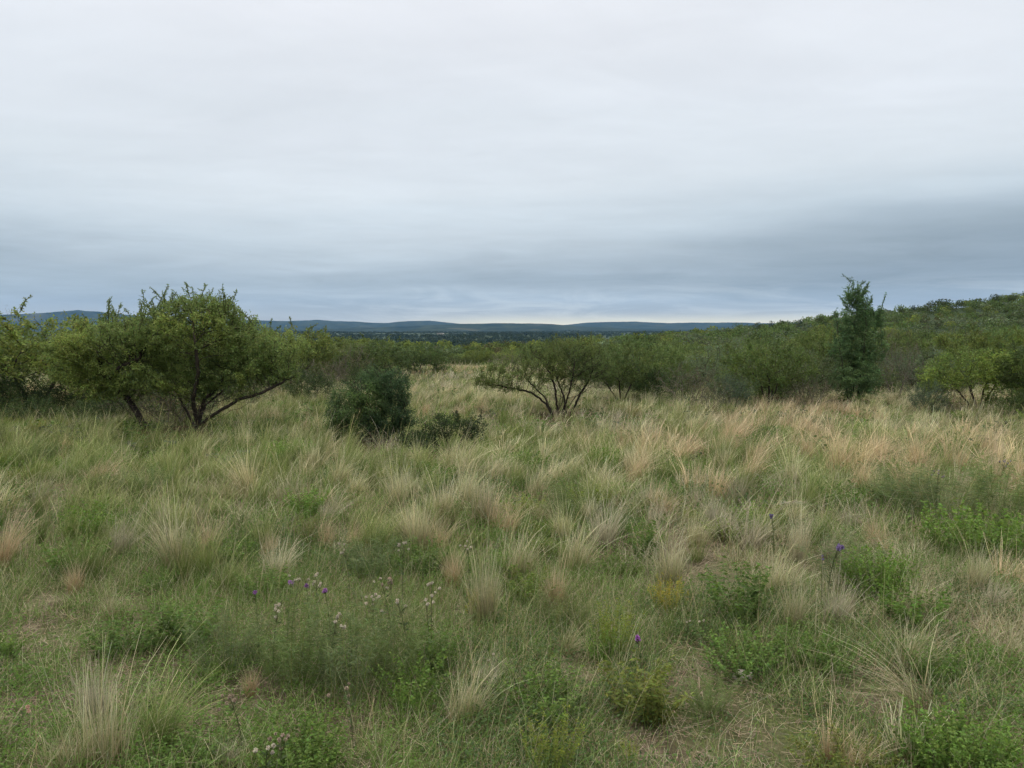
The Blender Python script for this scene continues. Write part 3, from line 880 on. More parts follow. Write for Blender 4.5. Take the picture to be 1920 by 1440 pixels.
ORD = ['first', 'second', 'third', 'fourth', 'fifth', 'sixth', 'seventh', 'eighth', 'ninth', 'tenth', 'eleventh', 'twelfth', 'thirteenth', 'fourteenth', 'fifteenth', 'sixteenth', 'seventeenth', 'eighteenth', 'nineteenth', 'twentieth'] + ['twenty-' + q for q in ('first', 'second', 'third', 'fourth', 'fifth', 'sixth', 'seventh', 'eighth', 'ninth')] + ['thirtieth', 'thirty-first', 'thirty-second', 'thirty-third']
def ordinals(items, keyf, xf):
    """items of like look and place are told apart by their order across the view"""
    gr = {}
    for it in items: gr.setdefault(keyf(it), []).append(it)
    out = []
    for k, v in gr.items():
        v.sort(key=xf)
        for i, it in enumerate(v): out.append((it, k, i, len(v)))
    return out
def band(y): return 'front' if y < 32 else 'middle' if y < 44 else 'back'
for it, (lookw, lm, bd), i, n in ordinals(auto, lambda t: (t[6], landmark(t[0], t[1]), band(t[1])), lambda t: t[0] / t[1]):
    x, y, rr, h, k, p, _ = it
    noun = 'acacia bush' if p in ACA else 'shrub'
    lab = f'{lookw} {noun} of the {bd} belt {lm}'
    if n > 1: lab = (f'{ORD[i]} from left {lookw} {noun}, {bd} belt {lm}' if i < n - 1 or n > 12 else f'rightmost {lookw} {noun}, {bd} belt {lm}')
    t = rs.uniform(.68, 1.3)
    p.place((x, y, float(H(x, y)) - .03), rs.uniform(0, 6.28), (2 * rr / p.w, 2 * rr / p.w, h / p.h), lab, 'shrub', 'bushes on the scrub slope', (t, t * rs.uniform(.95, 1.05), t * .95))

# ---- low undershrubs that close the foot of the belt
LOW = []
for x, y in scatter(4000, 17.5, 36, -.55, .80, 1.05, lambda x, y: (x / y > .135 and y > 18.9 + 1.5 * vn(x / 2, .5, 71)) or (x / y < -.24 and y > 17.5) or (-.24 < x / y < -.17 and y > 23), 23):
    if len(LOW) >= 125: break
    k = int(rs.choice(5, p=[.3, .25, .17, .13, .15])); LOW.append((x, y, k, rs.uniform(.55, 1.05)))
LP = [(DARK[0], 'dark green'), (DARK[1], 'deep green'), (GREY[0], 'grey green'), (BARE[1], 'brown twiggy'), (ACA[2], 'mid green')]
for it, (nm, lm, bd), i, n in ordinals(LOW, lambda t: (LP[t[2]][1], landmark(t[0], t[1]).replace('beyond', 'near'), 'front' if t[1] < 25 else 'inner'), lambda t: t[0] / t[1]):
    x, y, k, h = it; p = LP[k][0]; w = h * rs.uniform(1.3, 2.1); t = rs.uniform(.7, 1.1)
    lab = f'low {nm} undershrub at the {bd} foot of the belt {lm}'
    if n > 1: lab = f'{ORD[i]} from left low {nm} undershrub, {bd} belt foot {lm}'
    p.place((x, y, float(H(x, y)) - .05), rs.uniform(0, 6.28), (w / p.w, w / p.w, h / p.h), lab, 'shrub', 'undershrubs at the foot of the belt', (t, t, t * .95))

# ---- bushes standing up on the ridge line
RID = [(1422, 607, 26, 599), (1447, 604, 14, 597), (1465, 603, 22, 595), (1500, 601, 14, 594), (1538, 597, 26, 588), (1562, 594, 16, 587),
       (1690, 580, 16, 571), (1712, 577, 14, 568), (1746, 570, 30, 558), (1768, 568, 40, 555), (1800, 566, 22, 557), (1866, 556, 30, 547), (1900, 556, 26, 548)]
RL = ['lowest grey green bush on the ridge line where the far hills end', 'tiny bush second up the ridge line from the far hills', 'dark bush third up the ridge line, a little larger',
      'small bush on the ridge line fourth from the far hills', 'wide bush on the ridge line nearer the tall tree', 'small bush on the ridge line just before the tall tree',
      'small bush on the ridge line just past the tall tree', 'tiny bush on the ridge line second past the tall tree', 'grey half of the pair of big bushes on the ridge line',
      'dark large rounded bush of the pair on the ridge line', 'smaller bush on the ridge line just past the big pair', 'wide bush on the highest part of the ridge line', 'last bush along the ridge line at the picture edge']
CL = [(clump_data(301, 2.2, 2.6, 420, .20, (.045, .062, .028), (.065, .08, .035)), 2.2, 2.6), (clump_data(302, 2.2, 2.6, 420, .20, (.036, .052, .022), (.05, .068, .028)), 2.2, 2.6)]
rb = [Single('ridge_bush', mesh('ridge_bush', c[0], M_FAR)) for c in CL]
for k, ((px, row, w, top), lab) in enumerate(zip(RID, RL)):
    Y = 133.0
    q = at_depth(px, row, Y); m = Y / FPX
    z = float(H(q[0], Y))
    hh = max(1.2, q[2] + (row - top) * m - z)
    rb[k % 2].place((q[0], Y, z - .1), k * 1.3, (w * m / 2.6, w * m / 2.6, hh / 2.2), lab, 'bush', 'bushes on the ridge line')

# ---- the scrub farther up the slope, one mass
acc = Acc()
SCR = []
for k, (c, c2) in enumerate([(OLIVE, YELLOWGREEN), (MIDGREEN, OLIVE), ((.10, .125, .062), GREYGREEN), ((.062, .09, .03), MIDGREEN), (YELLOWGREEN, OLIVE), ((.10, .09, .045), OLIVE)]):
    c = np.array(c) * 1.0; c2 = np.array(c2) * 1.0
    SCR.append((clump_data(400 + k, 2.0, 2.6, 420, .15, c, c2), clump_data(420 + k, 2.0, 2.6, 170, .26, c, c2)))
g = np.random.default_rng(77)
for x, y in scatter(9000, 44, 152, -.62, .86, 1.75, lambda x, y: y > 62 or (x / y > .1 and y > 30 and rs.uniform() < .6) or rs.uniform() < .25, 3):
    if any((x - a) ** 2 + (y - c) ** 2 < (.8 * r) ** 2 for a, c, r in placed): continue
    k = int(vn(x / 9, y / 14, 21) * 5.99 * .7 + g.uniform(0, 1) * 2) % 6
    s = g.uniform(.5, 1.45); t = g.uniform(.58, 1.25)
    hh = s * g.uniform(.75, 1.05)
    if x / y < .14 and y < 80: hh = min(hh, .65)
    merge(acc, SCR[k][0 if y < 85 else 1], (x, y, float(H(x, y)) - .1), g.uniform(0, 6.28), (s, hh), (t, t, t))
tag(link('hillside_scrub', mesh('hillside_scrub', acc.out(), M_FAR)), kind='stuff')

# ---- woods down in the valley
acc = Acc()
WD = [clump_data(500 + k, 8, 11, 70, 2.0, c, c2) for k, (c, c2) in enumerate([((.026, .044, .022), (.04, .06, .028)), ((.034, .054, .024), (.05, .07, .03)), ((.02, .036, .02), (.03, .05, .024))])]
for x, y in scatter(9000, 620, 2400, -.42, .42, 6.5, None, 9):
    pxx = CX + FPX * x / y
    big = 1.0 if 620 < pxx < 1080 and y < 1250 else .55
    s = g.uniform(.7, 1.2) * big
    if abs(pxx - 826) < 9 and 1250 < y < 1500: continue
    merge(acc, WD[g.integers(0, 3)], (x, y, float(H(x, y)) - .5), g.uniform(0, 6.28), (s, s * g.uniform(.8, 1.15)))
tag(link('valley_woods', mesh('valley_woods', acc.out(), M_FAR)), kind='stuff')

# ---- a pale farm building among the valley trees
def boxVF(x0, x1, y0, y1, z0, z1):
    V = np.array([(x0, y0, z0), (x1, y0, z0), (x1, y1, z0), (x0, y1, z0), (x0, y0, z1), (x1, y0, z1), (x1, y1, z1), (x0, y1, z1)], float)
    return V, np.array([(3, 2, 1, 0), (4, 5, 6, 7), (0, 1, 5, 4), (1, 2, 6, 5), (2, 3, 7, 6), (3, 0, 4, 7)])
def house(px, Y, wid, label):
    x = (px - CX) / FPX * Y; z = float(H(x, Y))
    root = empty('farm_building', (x, Y, z))
    a = Acc(); a.add(*boxVF(-wid / 2, wid / 2, 0, 7, -1, 3.4), (.36, .34, .30)); link('wall', mesh('wall', a.out(), M_BARK), root)
    a = Acc(); w = wid / 2 + .5
    V = np.array([(-w, -.5, 3.3), (w, -.5, 3.3), (w, 7.5, 3.3), (-w, 7.5, 3.3), (-w, 3.5, 5.2), (w, 3.5, 5.2), (w, 3.5, 5.25), (-w, 3.5, 5.25)], float)
    a.add(V, [(0, 1, 5, 4), (3, 2, 6, 7), (3, 2, 1, 0), (0, 4, 7, 3), (1, 2, 6, 5)], (.34, .32, .30)); link('roof', mesh('roof', a.out(), M_BARK), root)
    tag(root, label, 'building')
house(826, 1500, 13, 'tiny pale roofed farm building among the dark valley trees')
#PART3
# ================================================================== grass, herbs and flowers
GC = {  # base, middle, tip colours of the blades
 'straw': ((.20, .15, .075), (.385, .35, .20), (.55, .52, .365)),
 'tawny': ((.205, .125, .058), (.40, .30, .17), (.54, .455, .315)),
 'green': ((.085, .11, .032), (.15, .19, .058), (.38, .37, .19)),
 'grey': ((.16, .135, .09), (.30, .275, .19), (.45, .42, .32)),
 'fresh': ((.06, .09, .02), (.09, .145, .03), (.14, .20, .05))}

def tussock(seed, kind, n, w, L=.42, nseg=4, r0=.055, lean=(.12, .04), tilt=.32, bend=.42):
    rng = np.random.default_rng(seed)
    a = rng.uniform(0, 6.28, n); r = r0 * np.sqrt(rng.uniform(0, 1, n))
    base = np.stack([r * np.cos(a), r * np.sin(a), np.full(n, -.015)], -1)
    nt_ = 4; tf = rng.choice(nt_, n, p=[.4, .27, .2, .13]); toff = rng.normal(0, r0 * .95, (nt_, 3)); toff[:, 2] = 0; base += toff[tf]
    tlen = rng.uniform(.6, 1.15, nt_)[tf]; tlean = rng.normal(0, .11, (nt_, 2))[tf]
    az = a + rng.normal(0, .7, n)
    stalk = rng.uniform(0, 1, n) < .10
    Ln = L * rng.uniform(.3, 1.05, n) ** .8 * (1 + .45 * stalk) * tlen
    tl = np.abs(rng.normal(0, tilt, n)).clip(0, 1.2) * (.5 + .5 * r / r0); bd = rng.normal(bend, .35, n).clip(-.1, 1.6)
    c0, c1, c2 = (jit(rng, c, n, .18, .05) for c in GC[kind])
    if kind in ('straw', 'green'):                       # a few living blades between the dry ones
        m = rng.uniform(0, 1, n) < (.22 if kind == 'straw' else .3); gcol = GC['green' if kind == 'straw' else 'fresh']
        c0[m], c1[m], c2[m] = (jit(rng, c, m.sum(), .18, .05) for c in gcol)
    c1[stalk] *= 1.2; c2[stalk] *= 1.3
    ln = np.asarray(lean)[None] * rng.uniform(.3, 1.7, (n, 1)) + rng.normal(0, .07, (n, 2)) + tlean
    return blades(rng, base, az, Ln, tl, bd, np.full(n, w) * rng.uniform(.7, 1.2, n) * (1 + .7 * stalk), c0, c1, c2, ln, nseg)

HI = {}
for ki, kind in enumerate(('straw', 'tawny', 'green', 'grey')):
    for v in range(3):
        tu = tussock(600 + ki * 10 + v, kind, 360, .0032, lean=((.05, .0), (.22, .05), (.38, .06))[v], tilt=(.25, .33, .30)[v], bend=(.32, .45, .6)[v])
        HI[kind, v] = Single('grass_tussock', mesh('grass_tussock', tu, M_GRASS))
for ki, kind in enumerate(('straw', 'tawny', 'green', 'grey')):
    HI[kind, 3] = Single('grass_tussock', mesh('grass_tussock', tussock(650 + ki, kind, 170, .0034, L=.36, r0=.09, tilt=.6, bend=.9, lean=(.2, .1)), M_GRASS))
    HI[kind, 4] = Single('grass_tussock', mesh('grass_tussock', tussock(660 + ki, kind, 240, .0030, L=.44, r0=.04, tilt=.12, bend=.22, lean=(.1, 0)), M_GRASS))
    HI[kind, 5] = Single('grass_tussock', mesh('grass_tussock', tussock(670 + ki, kind, 300, .0030, L=.40, r0=.08, tilt=.35, bend=.7, lean=(-.12, .2)), M_GRASS))
HI['fan', 0] = Single('grass_tussock', mesh('grass_tussock', tussock(690, 'straw', 130, .0030, L=.50, r0=.05, lean=(-.60, .12), tilt=.18, bend=.5), M_GRASS))
HI['tall', 0] = Single('grass_tussock', mesh('grass_tussock', tussock(691, 'straw', 300, .0030, L=.5, r0=.09, lean=(.06, 0), tilt=.2, bend=.2), M_GRASS))
MID = {(k, v): tussock(700 + 10 * i + v, k, 95, .0065, lean=((.08, 0), (.25, .04), (.36, .05))[v], nseg=3) for i, k in enumerate(('straw', 'tawny', 'green', 'grey')) for v in range(3)}
FARG = {(k, v): tussock(800 + 10 * i + v, k, 42, .014, lean=((.08, 0), (.25, .04))[v], nseg=2) for i, k in enumerate(('straw', 'tawny', 'green', 'grey')) for v in range(2)}

tpos = []
COLW = {'straw': 'straw coloured', 'tawny': 'reddish tan', 'green': 'greenish', 'grey': 'faded grey', 'fan': 'straw coloured', 'tall': 'straw coloured'}
TG = 'grass tussocks of the meadow'
def tuss(px, row, hpx, kind, v, label, tint=(1, 1, 1), flip=False, wide=1.0):
    x, y, z = gp(px, row); s = hpx / FPX * y / .40
    tpos.append((x, y, .16 * s))
    rot = rs.uniform(-.5, .5) + (math.pi if flip else 0)
    return HI[kind, v].place((x, y, z), rot, (s * wide * .82, s * wide * .82, s), label, 'grass', TG, tint)

# tussocks one can point to, from the photo: base column, base row, height in photo pixels
T_ = [
 (14, 1056, 105, 'tawny', 1, 'big tan tussock at the picture edge behind the little dirt clearing'),
 (140, 1112, 66, 'tawny', 0, 'short upright pinkish tan tussock standing alone above the green leaves'),
 (212, 1160, 84, 'straw', 2, 'tan tussock blown over towards the leafy mound, near the dirt patch'),
 (228, 1040, 92, 'grey', 2, 'greyish tussock leaning behind the yellow green upright herb'),
 (322, 1068, 128, 'straw', 0, 'tall full tan tussock beside a smaller twin, above the drooping leafy herb'),
 (392, 1048, 84, 'tawny', 0, 'smaller tan twin to the tall full tussock'),
 (505, 1050, 56, 'tawny', 0, 'small upright tan tuft between green leaves, behind the purple thistles'),
 (428, 1110, 104, 'green', 2, 'green and straw tussock swept sideways next to the purple thistles'),
 (612, 1028, 66, 'tawny', 1, 'reddish tan tussock near the white seed heads'),
 (650, 1030, 60, 'tawny', 2, 'low reddish tan tussock with bent tips beside the white seed heads'),
 (778, 1032, 112, 'straw', 0, 'bright straw tussock, one of two touching in mid meadow'),
 (808, 1034, 92, 'tawny', 1, 'tan tussock touching the bright straw one in mid meadow'),
 (640, 908, 96, 'straw', 2, 'big pale tussock combed sideways before the dense round shrub'),
 (738, 955, 95, 'straw', 0, 'tall straw tussock below the low leaning shrub'),
 (898, 1172, 168, 'straw', 0, 'tallest upright tan tussock with orange base in the middle of the meadow'),
 (848, 1098, 78, 'tawny', 0, 'narrow reddish tussock just behind the tallest tan one'),
 (1036, 1140, 92, 'tawny', 0, 'tan tussock with an orange foot beyond the purple flower'),
 (962, 1085, 110, 'straw', 1, 'wide straw tussock behind the tallest tan one'),
 (1070, 1070, 110, 'straw', 1, 'broad straw tussock leaning into its neighbours in mid meadow'),
 (1130, 1030, 100, 'grey', 1, 'greyish broad tussock at the centre of the dense tussocks'),
 (1248, 1100, 108, 'straw', 0, 'narrow tan tussock with a dark hollow beside it'),
 (1240, 968, 74, 'tawny', 1, 'rounded tan tussock beside the bright green herbs'),
 (1300, 1022, 74, 'straw', 1, 'straw tussock with bent seed heads near the pale arched stalk'),
 (1332, 935, 92, 'tawny', 1, 'large reddish brown tussock in the thick of the straw grass'),
 (1186, 905, 80, 'tawny', 2, 'brownish tussock before the umbrella crowned acacia'),
 (1478, 1186, 118, 'straw', 0, 'fan shaped pale tussock rising behind the leafy green mat'),
 (1566, 1178, 92, 'grey', 1, 'hazy grey green tussock beside the fan shaped pale one'),
 (1452, 1112, 96, 'straw', 1, 'tan tussock above the fan shaped pale one'),
 (1632, 1032, 72, 'tawny', 0, 'pinkish tussock next to the lavender spike'),
 (1656, 1050, 58, 'tawny', 0, 'short pink tan tussock touching the pinkish one by the lavender spike'),
 (1712, 1155, 84, 'straw', 1, 'pale tan tussock behind the arching fan of straw'),
 (1822, 1112, 98, 'straw', 0, 'upright pale tussock with three tall stalks'),
 (1860, 1142, 70, 'grey', 2, 'low pale rounded tussock under the upright one with tall stalks'),
 (1912, 1108, 88, 'tawny', 1, 'orange tan tussock cut by the picture edge'),
 (1745, 1345, 165, 'fan', 0, 'long straw stalks arching sideways in one fan over bare ground'),
 (1702, 1250, 118, 'straw', 2, 'loose tan tussock behind the arching fan of straw stalks'),
 (196, 1445, 205, 'tall', 0, 'large loose straw tussock nearest the camera, with tall golden stalks'),
 (190, 1350, 120, 'grey', 0, 'dull grey tussock right behind the large loose straw one'),
 (298, 1400, 180, 'green', 2, 'long green stalks sweeping up beside the large loose straw tussock'),
 (470, 1306, 62, 'tawny', 0, 'small rusty tussock on the bare patch under the feathery herb'),
 (868, 1352, 120, 'straw', 1, 'pale dense tussock above the rusty dead stems'),
 (905, 1300, 70, 'grey', 1, 'low hazy tussock behind the pale dense one'),
 (1590, 1446, 105, 'tawny', 1, 'wispy tan tussock at the lower picture edge, between bare ground'),
 (1564, 936, 80, 'straw', 2, 'wind combed straw tussock beside dark green herbs'),
 (1402, 905, 82, 'tawny', 2, 'brown wind combed tussock in the straw field'),
 (1000, 938, 82, 'straw', 1, 'straw tussock beside two bright green herbs'),
 (872, 955, 92, 'straw', 1, 'straw tussock behind the big touching pair'),
 (945, 1000, 88, 'tawny', 1, 'tan tussock between the big touching pair and the dense tussocks'),
 (1490, 985, 92, 'straw', 2, 'straw tussock bowed over beside the blue spike'),
 (75, 950, 66, 'grey', 2, 'greyish tussock bent over dark leaves at the meadow edge'),
 (255, 940, 78, 'green', 2, 'green feathery tussock before the bush belt'),
 (120, 1445, 110, 'straw', 1, 'straw tussock in the lower picture corner'),
 (420, 1445, 60, 'grey', 1, 'thin grey tussock beside the green leafy cushion at the lower edge'),
 (1895, 1240, 90, 'straw', 2, 'pale bent stalks at the picture edge above the green leafy cushion'),
]
for k, (px, row, hp, kind, v, lab) in enumerate(T_):
    tuss(px, row, hp, kind, v, lab, wide=1.25 if kind == 'fan' else .72 if hp > 140 and kind == 'straw' else 1.0)

# the rest of the tussocks: kind and number follow the patches of the meadow
def tkind(x, y, u):
    dry = .50 + .5 * (vn(x / 3.2, y / 3.8, 31) - .5) + .22 * float(smooth(-2.5, 1.5, x)) - .30 * float(smooth(-1.0, -4, x)) * float(1 - smooth(16, 22, y)) + .15 * float(smooth(14, 24, y))
    tw = vn(x / 2.1 + 7, y / 2.6, 33)
    if u > dry: return 'green'
    return 'tawny' if tw > .60 else ('grey' if tw < .25 else 'straw')
PATCH = lambda x, y: vn(x / 1.15, y / 1.5, 35)
LMK = [((700, 836), 'the round dense shrub'), ((1045, 782), 'the umbrella crowned acacia'), ((360, 813), 'the large spreading acacia'), ((560, 1230), 'the purple thistle flowers'),
       ((898, 1172), 'the tallest tan tussock'), ((1390, 1160), 'the bright green herb'), ((1640, 1120), 'the lavender spike'), ((1745, 1345), 'the arching straw fan'),
       ((1372, 766), 'the blue grey green shrub'), ((1740, 775), 'the small grey shrub'), ((110, 1180), 'the little dirt clearing'), ((1195, 1290), 'the purple flower'), ((800, 1032), 'the touching pair'),
       ((1130, 890), 'the two bright green herbs'), ((1830, 960), 'the feathery grey herbs')]
LMP = [(gp(*p)[:2], t) for p, t in LMK]
def near_lm(x, y):
    d = [math.hypot(x - a[0], (y - a[1]) * .8) for a, _ in LMP]; k = int(np.argmin(d)); a, t = LMP[k]
    dx, dy = x - a[0], y - a[1]
    if abs(dx) > abs(dy) * 1.0: rel = 'to the left of' if dx < 0 else 'to the right of'
    else: rel = 'beyond' if dy > 0 else 'in front of'
    return rel + ' ' + t
FEET = [(*gp(px, row)[:2], r) for px, row, r in ((365, 815, 1.0), (290, 818, .6), (330, 830, .6), (1048, 784, .8), (1048, 800, .5), (700, 838, .6), (850, 852, .35), (780, 860, .35), (1605, 758, .7), (1420, 752, .8), (1830, 770, .6))]
allT = []
for x, y in scatter(42000, 2.6, 46, -.80, .80, .205, None, 51):
    u1, u2 = g.uniform(), g.uniform()
    dens = .14 + .86 * float(smooth(4.0, 7.0, y))
    dens *= .5 + .8 * PATCH(x, y)
    if u1 > dens: continue
    if y > 17 and u2 < .15 + .5 * float(smooth(20, 40, y)) : continue
    if y > 22 and (x / y > .13 or x / y < -.14) and g.uniform() < .7: continue
    if any((x - a) ** 2 + (y - c) ** 2 < (r + .08) ** 2 for a, c, r in tpos): continue
    if any((x - a) ** 2 + (y - c) ** 2 < r * r for a, c, r in FEET): continue
    if y < 4.6 and g.uniform() < .55: continue
    allT.append((x, y, tkind(x, y, g.uniform()), g.uniform(.45, 1.10) * (.62 + .38 * float(smooth(3.5, 6, y))) * (1 + .12 * float(smooth(6, 9, y)) - .30 * float(smooth(9, 14, y)))))
vis = [t for t in allT if abs(t[0] / t[1]) < .70 and t[1] > 3]
vis.sort(key=lambda t: -t[3] / t[1])
ind = vis[:245]; inds = set(id(t) for t in ind)
SIZ = lambda s: 'low' if s < .74 else 'middling' if s < .96 else 'tall'
for it, (kd, sz, nm), i, n in ordinals(ind, lambda t: (t[2], SIZ(t[3]), near_lm(t[0], t[1])), lambda t: t[0] / t[1]):
    x, y, kind, s = it
    v = int(g.integers(0, 6))
    lab = f'{sz} {COLW[kd]} grass tussock {nm}'
    if n > 1: lab = f'{ORD[i]} from left {sz} {COLW[kd]} tussock {nm}'
    t = g.uniform(.85, 1.15)
    HI[kd, v].place((x, y, float(H(x, y))), g.uniform(-.7, .7), (s, s, s * g.uniform(.85, 1.1)), lab, 'grass', TG, (t, t * g.uniform(.96, 1.04), t * g.uniform(.92, 1.05)))
acc = Acc()
for t in allT:
    if id(t) in inds: continue
    x, y, kind, s = t
    lo = MID[kind, int(g.integers(0, 3))] if y < 22 else FARG[kind, int(g.integers(0, 2))]
    q = g.uniform(.82, 1.18) * (1.0 + .25 * float(smooth(17, 26, y)) * (kind != 'green'))
    merge(acc, lo, (x, y, float(H(x, y))), g.uniform(-.8, .8), (s * 1.05, s * g.uniform(.85, 1.1)), (q, q * g.uniform(.96, 1.04), q * g.uniform(.92, 1.05)))
tag(link('meadow_grass', mesh('meadow_grass', acc.out(), M_GRASS)), kind='stuff')

# ---- dead leaves and twigs under the big trees
acc = Acc(); rl = np.random.default_rng(91)
for fx, fy, fr in FEET:
    n = int(5200 * fr * fr); a = rl.uniform(0, 6.28, n); q = fr * 1.15 * np.sqrt(rl.uniform(0, 1, n)); x = fx + q * np.cos(a); y = fy + q * np.sin(a)
    P = np.stack([x, y, H(x, y) + rl.uniform(.004, .05, n)], -1); D = rl.normal(0, 1, (n, 3)); D[:, 2] *= .3
    acc.add(*leaves(rl, P, D, rl.uniform(.03, .08, n), .012, jit(rl, (.075, .048, .032), n, .35), .9))
tag(link('leaf_litter', mesh('leaf_litter', acc.out(), M_GRASS)), kind='stuff')
# ---- short grass between the tussocks
def wedge(n, y0, y1, q=.82, seed=0):
    r = np.random.default_rng(seed); y = np.sqrt(r.uniform(y0 * y0, y1 * y1, n)); x = r.uniform(-q, q, n) * y
    return r, x, y
CLEAR = [(gp(*p)[:2], r) for p, r in (((70, 1205), .30), ((1330, 1310), .30), ((1085, 1262), .16), ((1440, 1400), .33), ((1640, 1310), .22), ((470, 1312), .2), ((250, 1130), .13), ((1240, 1390), .25), ((1300, 1240), .2), ((90, 1130), .16))]
def bare(x, y):
    m = np.ones_like(x)
    for (a, c), r in CLEAR: m = np.minimum(m, .12 + .88 * smooth(.5 * r, 1.35 * r, np.hypot(x - a, (y - c) * .8)))
    for a, c, r in FEET: m = np.minimum(m, .15 + .85 * smooth(.6 * r, 1.25 * r, np.hypot(x - a, y - c)))
    return m
acc = Acc()
for n, y0, y1, L, w, ns, sd in ((210000, 1.6, 5.5, .10, .0026, 2, 61), (170000, 5.5, 12, .15, .0045, 2, 62), (110000, 12, 26, .19, .009, 2, 63), (90000, 26, 60, .27, .02, 1, 64)):
    r, x, y = wedge(n, y0, y1, .82, sd)
    m = vn(x / .35, y / .45, 36) * .6 + vn(x / 1.1, y / 1.3, 37) * .6
    k = r.uniform(0, 1, n) < (bare(x, y) * smooth(.12, .6, m) if y1 < 13 else .9 * bare(x, y))
    x, y = x[k], y[k]; n = len(x)
    hue = vn(x / .8, y / .9, 38)[:, None] * .6 + vn(x / 3.5, y / 3.5, 39)[:, None] * .4
    dry = (r.uniform(0, 1, n) < .28 + .5 * smooth(.5, .8, vn(x / 1.6, y / 1.9, 40)) + (.2 if y0 > 11 else 0))[:, None]
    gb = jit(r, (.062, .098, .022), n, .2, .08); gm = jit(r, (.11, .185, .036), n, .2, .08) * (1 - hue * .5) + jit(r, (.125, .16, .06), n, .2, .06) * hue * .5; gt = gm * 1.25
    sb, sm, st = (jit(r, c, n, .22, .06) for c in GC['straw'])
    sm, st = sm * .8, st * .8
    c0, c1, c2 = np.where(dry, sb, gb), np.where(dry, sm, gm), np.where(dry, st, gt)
    base = np.stack([x, y, H(x, y) - .005], -1)
    Ln = L * r.gamma(4, .25, n).clip(.3, 2.4)
    tl = np.abs(r.normal(.35, .4, n)).clip(0, 1.45); flat = r.uniform(0, 1, n) < .18; tl[flat] = r.uniform(1.2, 1.5, flat.sum())
    acc.add(*blades(r, np.zeros_like(base), r.uniform(0, 6.28, n), Ln, tl, r.uniform(.1, 1.1, n), np.full(n, w) * r.uniform(.6, 1.3, n), c0, c1, c2, r.normal(0, .1, (n, 2)) + np.array([.10, .02]), ns))
    off = np.repeat(base, (ns + 1) * 2, 0); acc.V[-1] = acc.V[-1] + off.astype(np.float32)
# thin tall stalks here and there
for n, y0, y1, w, sd in ((11000, 1.7, 6, .0024, 67), (16000, 6, 14, .0042, 68), (16000, 14, 30, .008, 69)):
    r, x, y = wedge(n, y0, y1, .82, sd)
    k = r.uniform(0, 1, n) < smooth(.25, .75, vn(x / .9, y / 1.2, 47)) * bare(x, y); x, y = x[k], y[k]; n = len(x)
    base = np.stack([x, y, H(x, y) - .005], -1); dry = (r.uniform(0, 1, n) < .5)[:, None]
    c0 = np.where(dry, jit(r, (.22, .18, .09), n), jit(r, (.08, .12, .03), n)); c2 = np.where(dry, jit(r, (.42, .38, .24), n), jit(r, (.18, .23, .08), n))
    acc.add(*blades(r, np.zeros_like(base), r.uniform(0, 6.28, n), r.uniform(.14, .42, n), np.abs(r.normal(.15, .22, n)), r.uniform(0, .8, n), np.full(n, w) * r.uniform(.6, 1.2, n), c0, (c0 + c2) / 2, c2, r.normal(0, .1, (n, 2)) + np.array([.12, .02]), 4))
    acc.V[-1] = acc.V[-1] + np.repeat(base, 10, 0).astype(np.float32)
# dead stalks lying on the bare spots
r, x, y = wedge(60000, 1.7, 8, .82, 66); n = len(x)
base = np.stack([x, y, H(x, y) + r.uniform(.004, .012, n)], -1)
c = jit(r, (.24, .19, .14), n, .3, .06)
acc.add(*blades(r, np.zeros_like(base), r.uniform(0, 6.28, n), r.uniform(.03, .13, n), np.full(n, 1.5), r.normal(0, .15, n), np.full(n, .0028), c, c, c, (0, 0), 1, .3))
acc.V[-1] = acc.V[-1] + np.repeat(base, 4, 0).astype(np.float32)
tag(link('short_grass', mesh('short_grass', acc.out(), M_GRASS)), kind='stuff')

# ---- creeping small leaves on the ground
acc = Acc()
for n, per, y0, y1, sz, sd in ((15000, 16, 1.7, 6.5, .018, 71), (10000, 10, 6.5, 14, .032, 72), (4500, 7, 14, 30, .06, 73)):
    r, x, y = wedge(n, y0, y1, .82, sd)
    m = vn(x / .7, y / .9, 41) * .7 + vn(x / 2.2, y / 2.6, 42) * .5
    k = r.uniform(0, 1, n) < smooth(.34, .74, m) * bare(x, y); x, y = x[k], y[k]; n = len(x)
    hgt = .03 + .10 * vn(x / .6, y / .7, 43) * (1 + (y0 > 6))
    X = np.repeat(x, per) + r.normal(0, .045 + sz * .5, n * per); Y = np.repeat(y, per) + r.normal(0, .045 + sz * .5, n * per)
    P = np.stack([X, Y, H(X, Y) + r.uniform(.05, 1, n * per) * np.repeat(hgt, per)], -1)
    D = r.normal(0, 1, P.shape); D[:, 2] = np.abs(D[:, 2]) * .6
    cc = np.repeat((vn(x / .9, y / 1.1, 44) > .5)[:, None] * np.array([[.10, .18, .034]]) + (vn(x / .9, y / 1.1, 44) <= .5)[:, None] * np.array([[.066, .115, .032]]), per, 0)
    cc = cc * (1 + r.normal(0, .2, (len(P), 1))).clip(.5, 1.7)
    acc.add(*leaves(r, P, D, sz * r.uniform(.6, 1.4, len(P)), sz * .5, cc.clip(.005, 1), .8))
tag(link('ground_cover', mesh('ground_cover', acc.out(), M_LEAF)), kind='stuff')

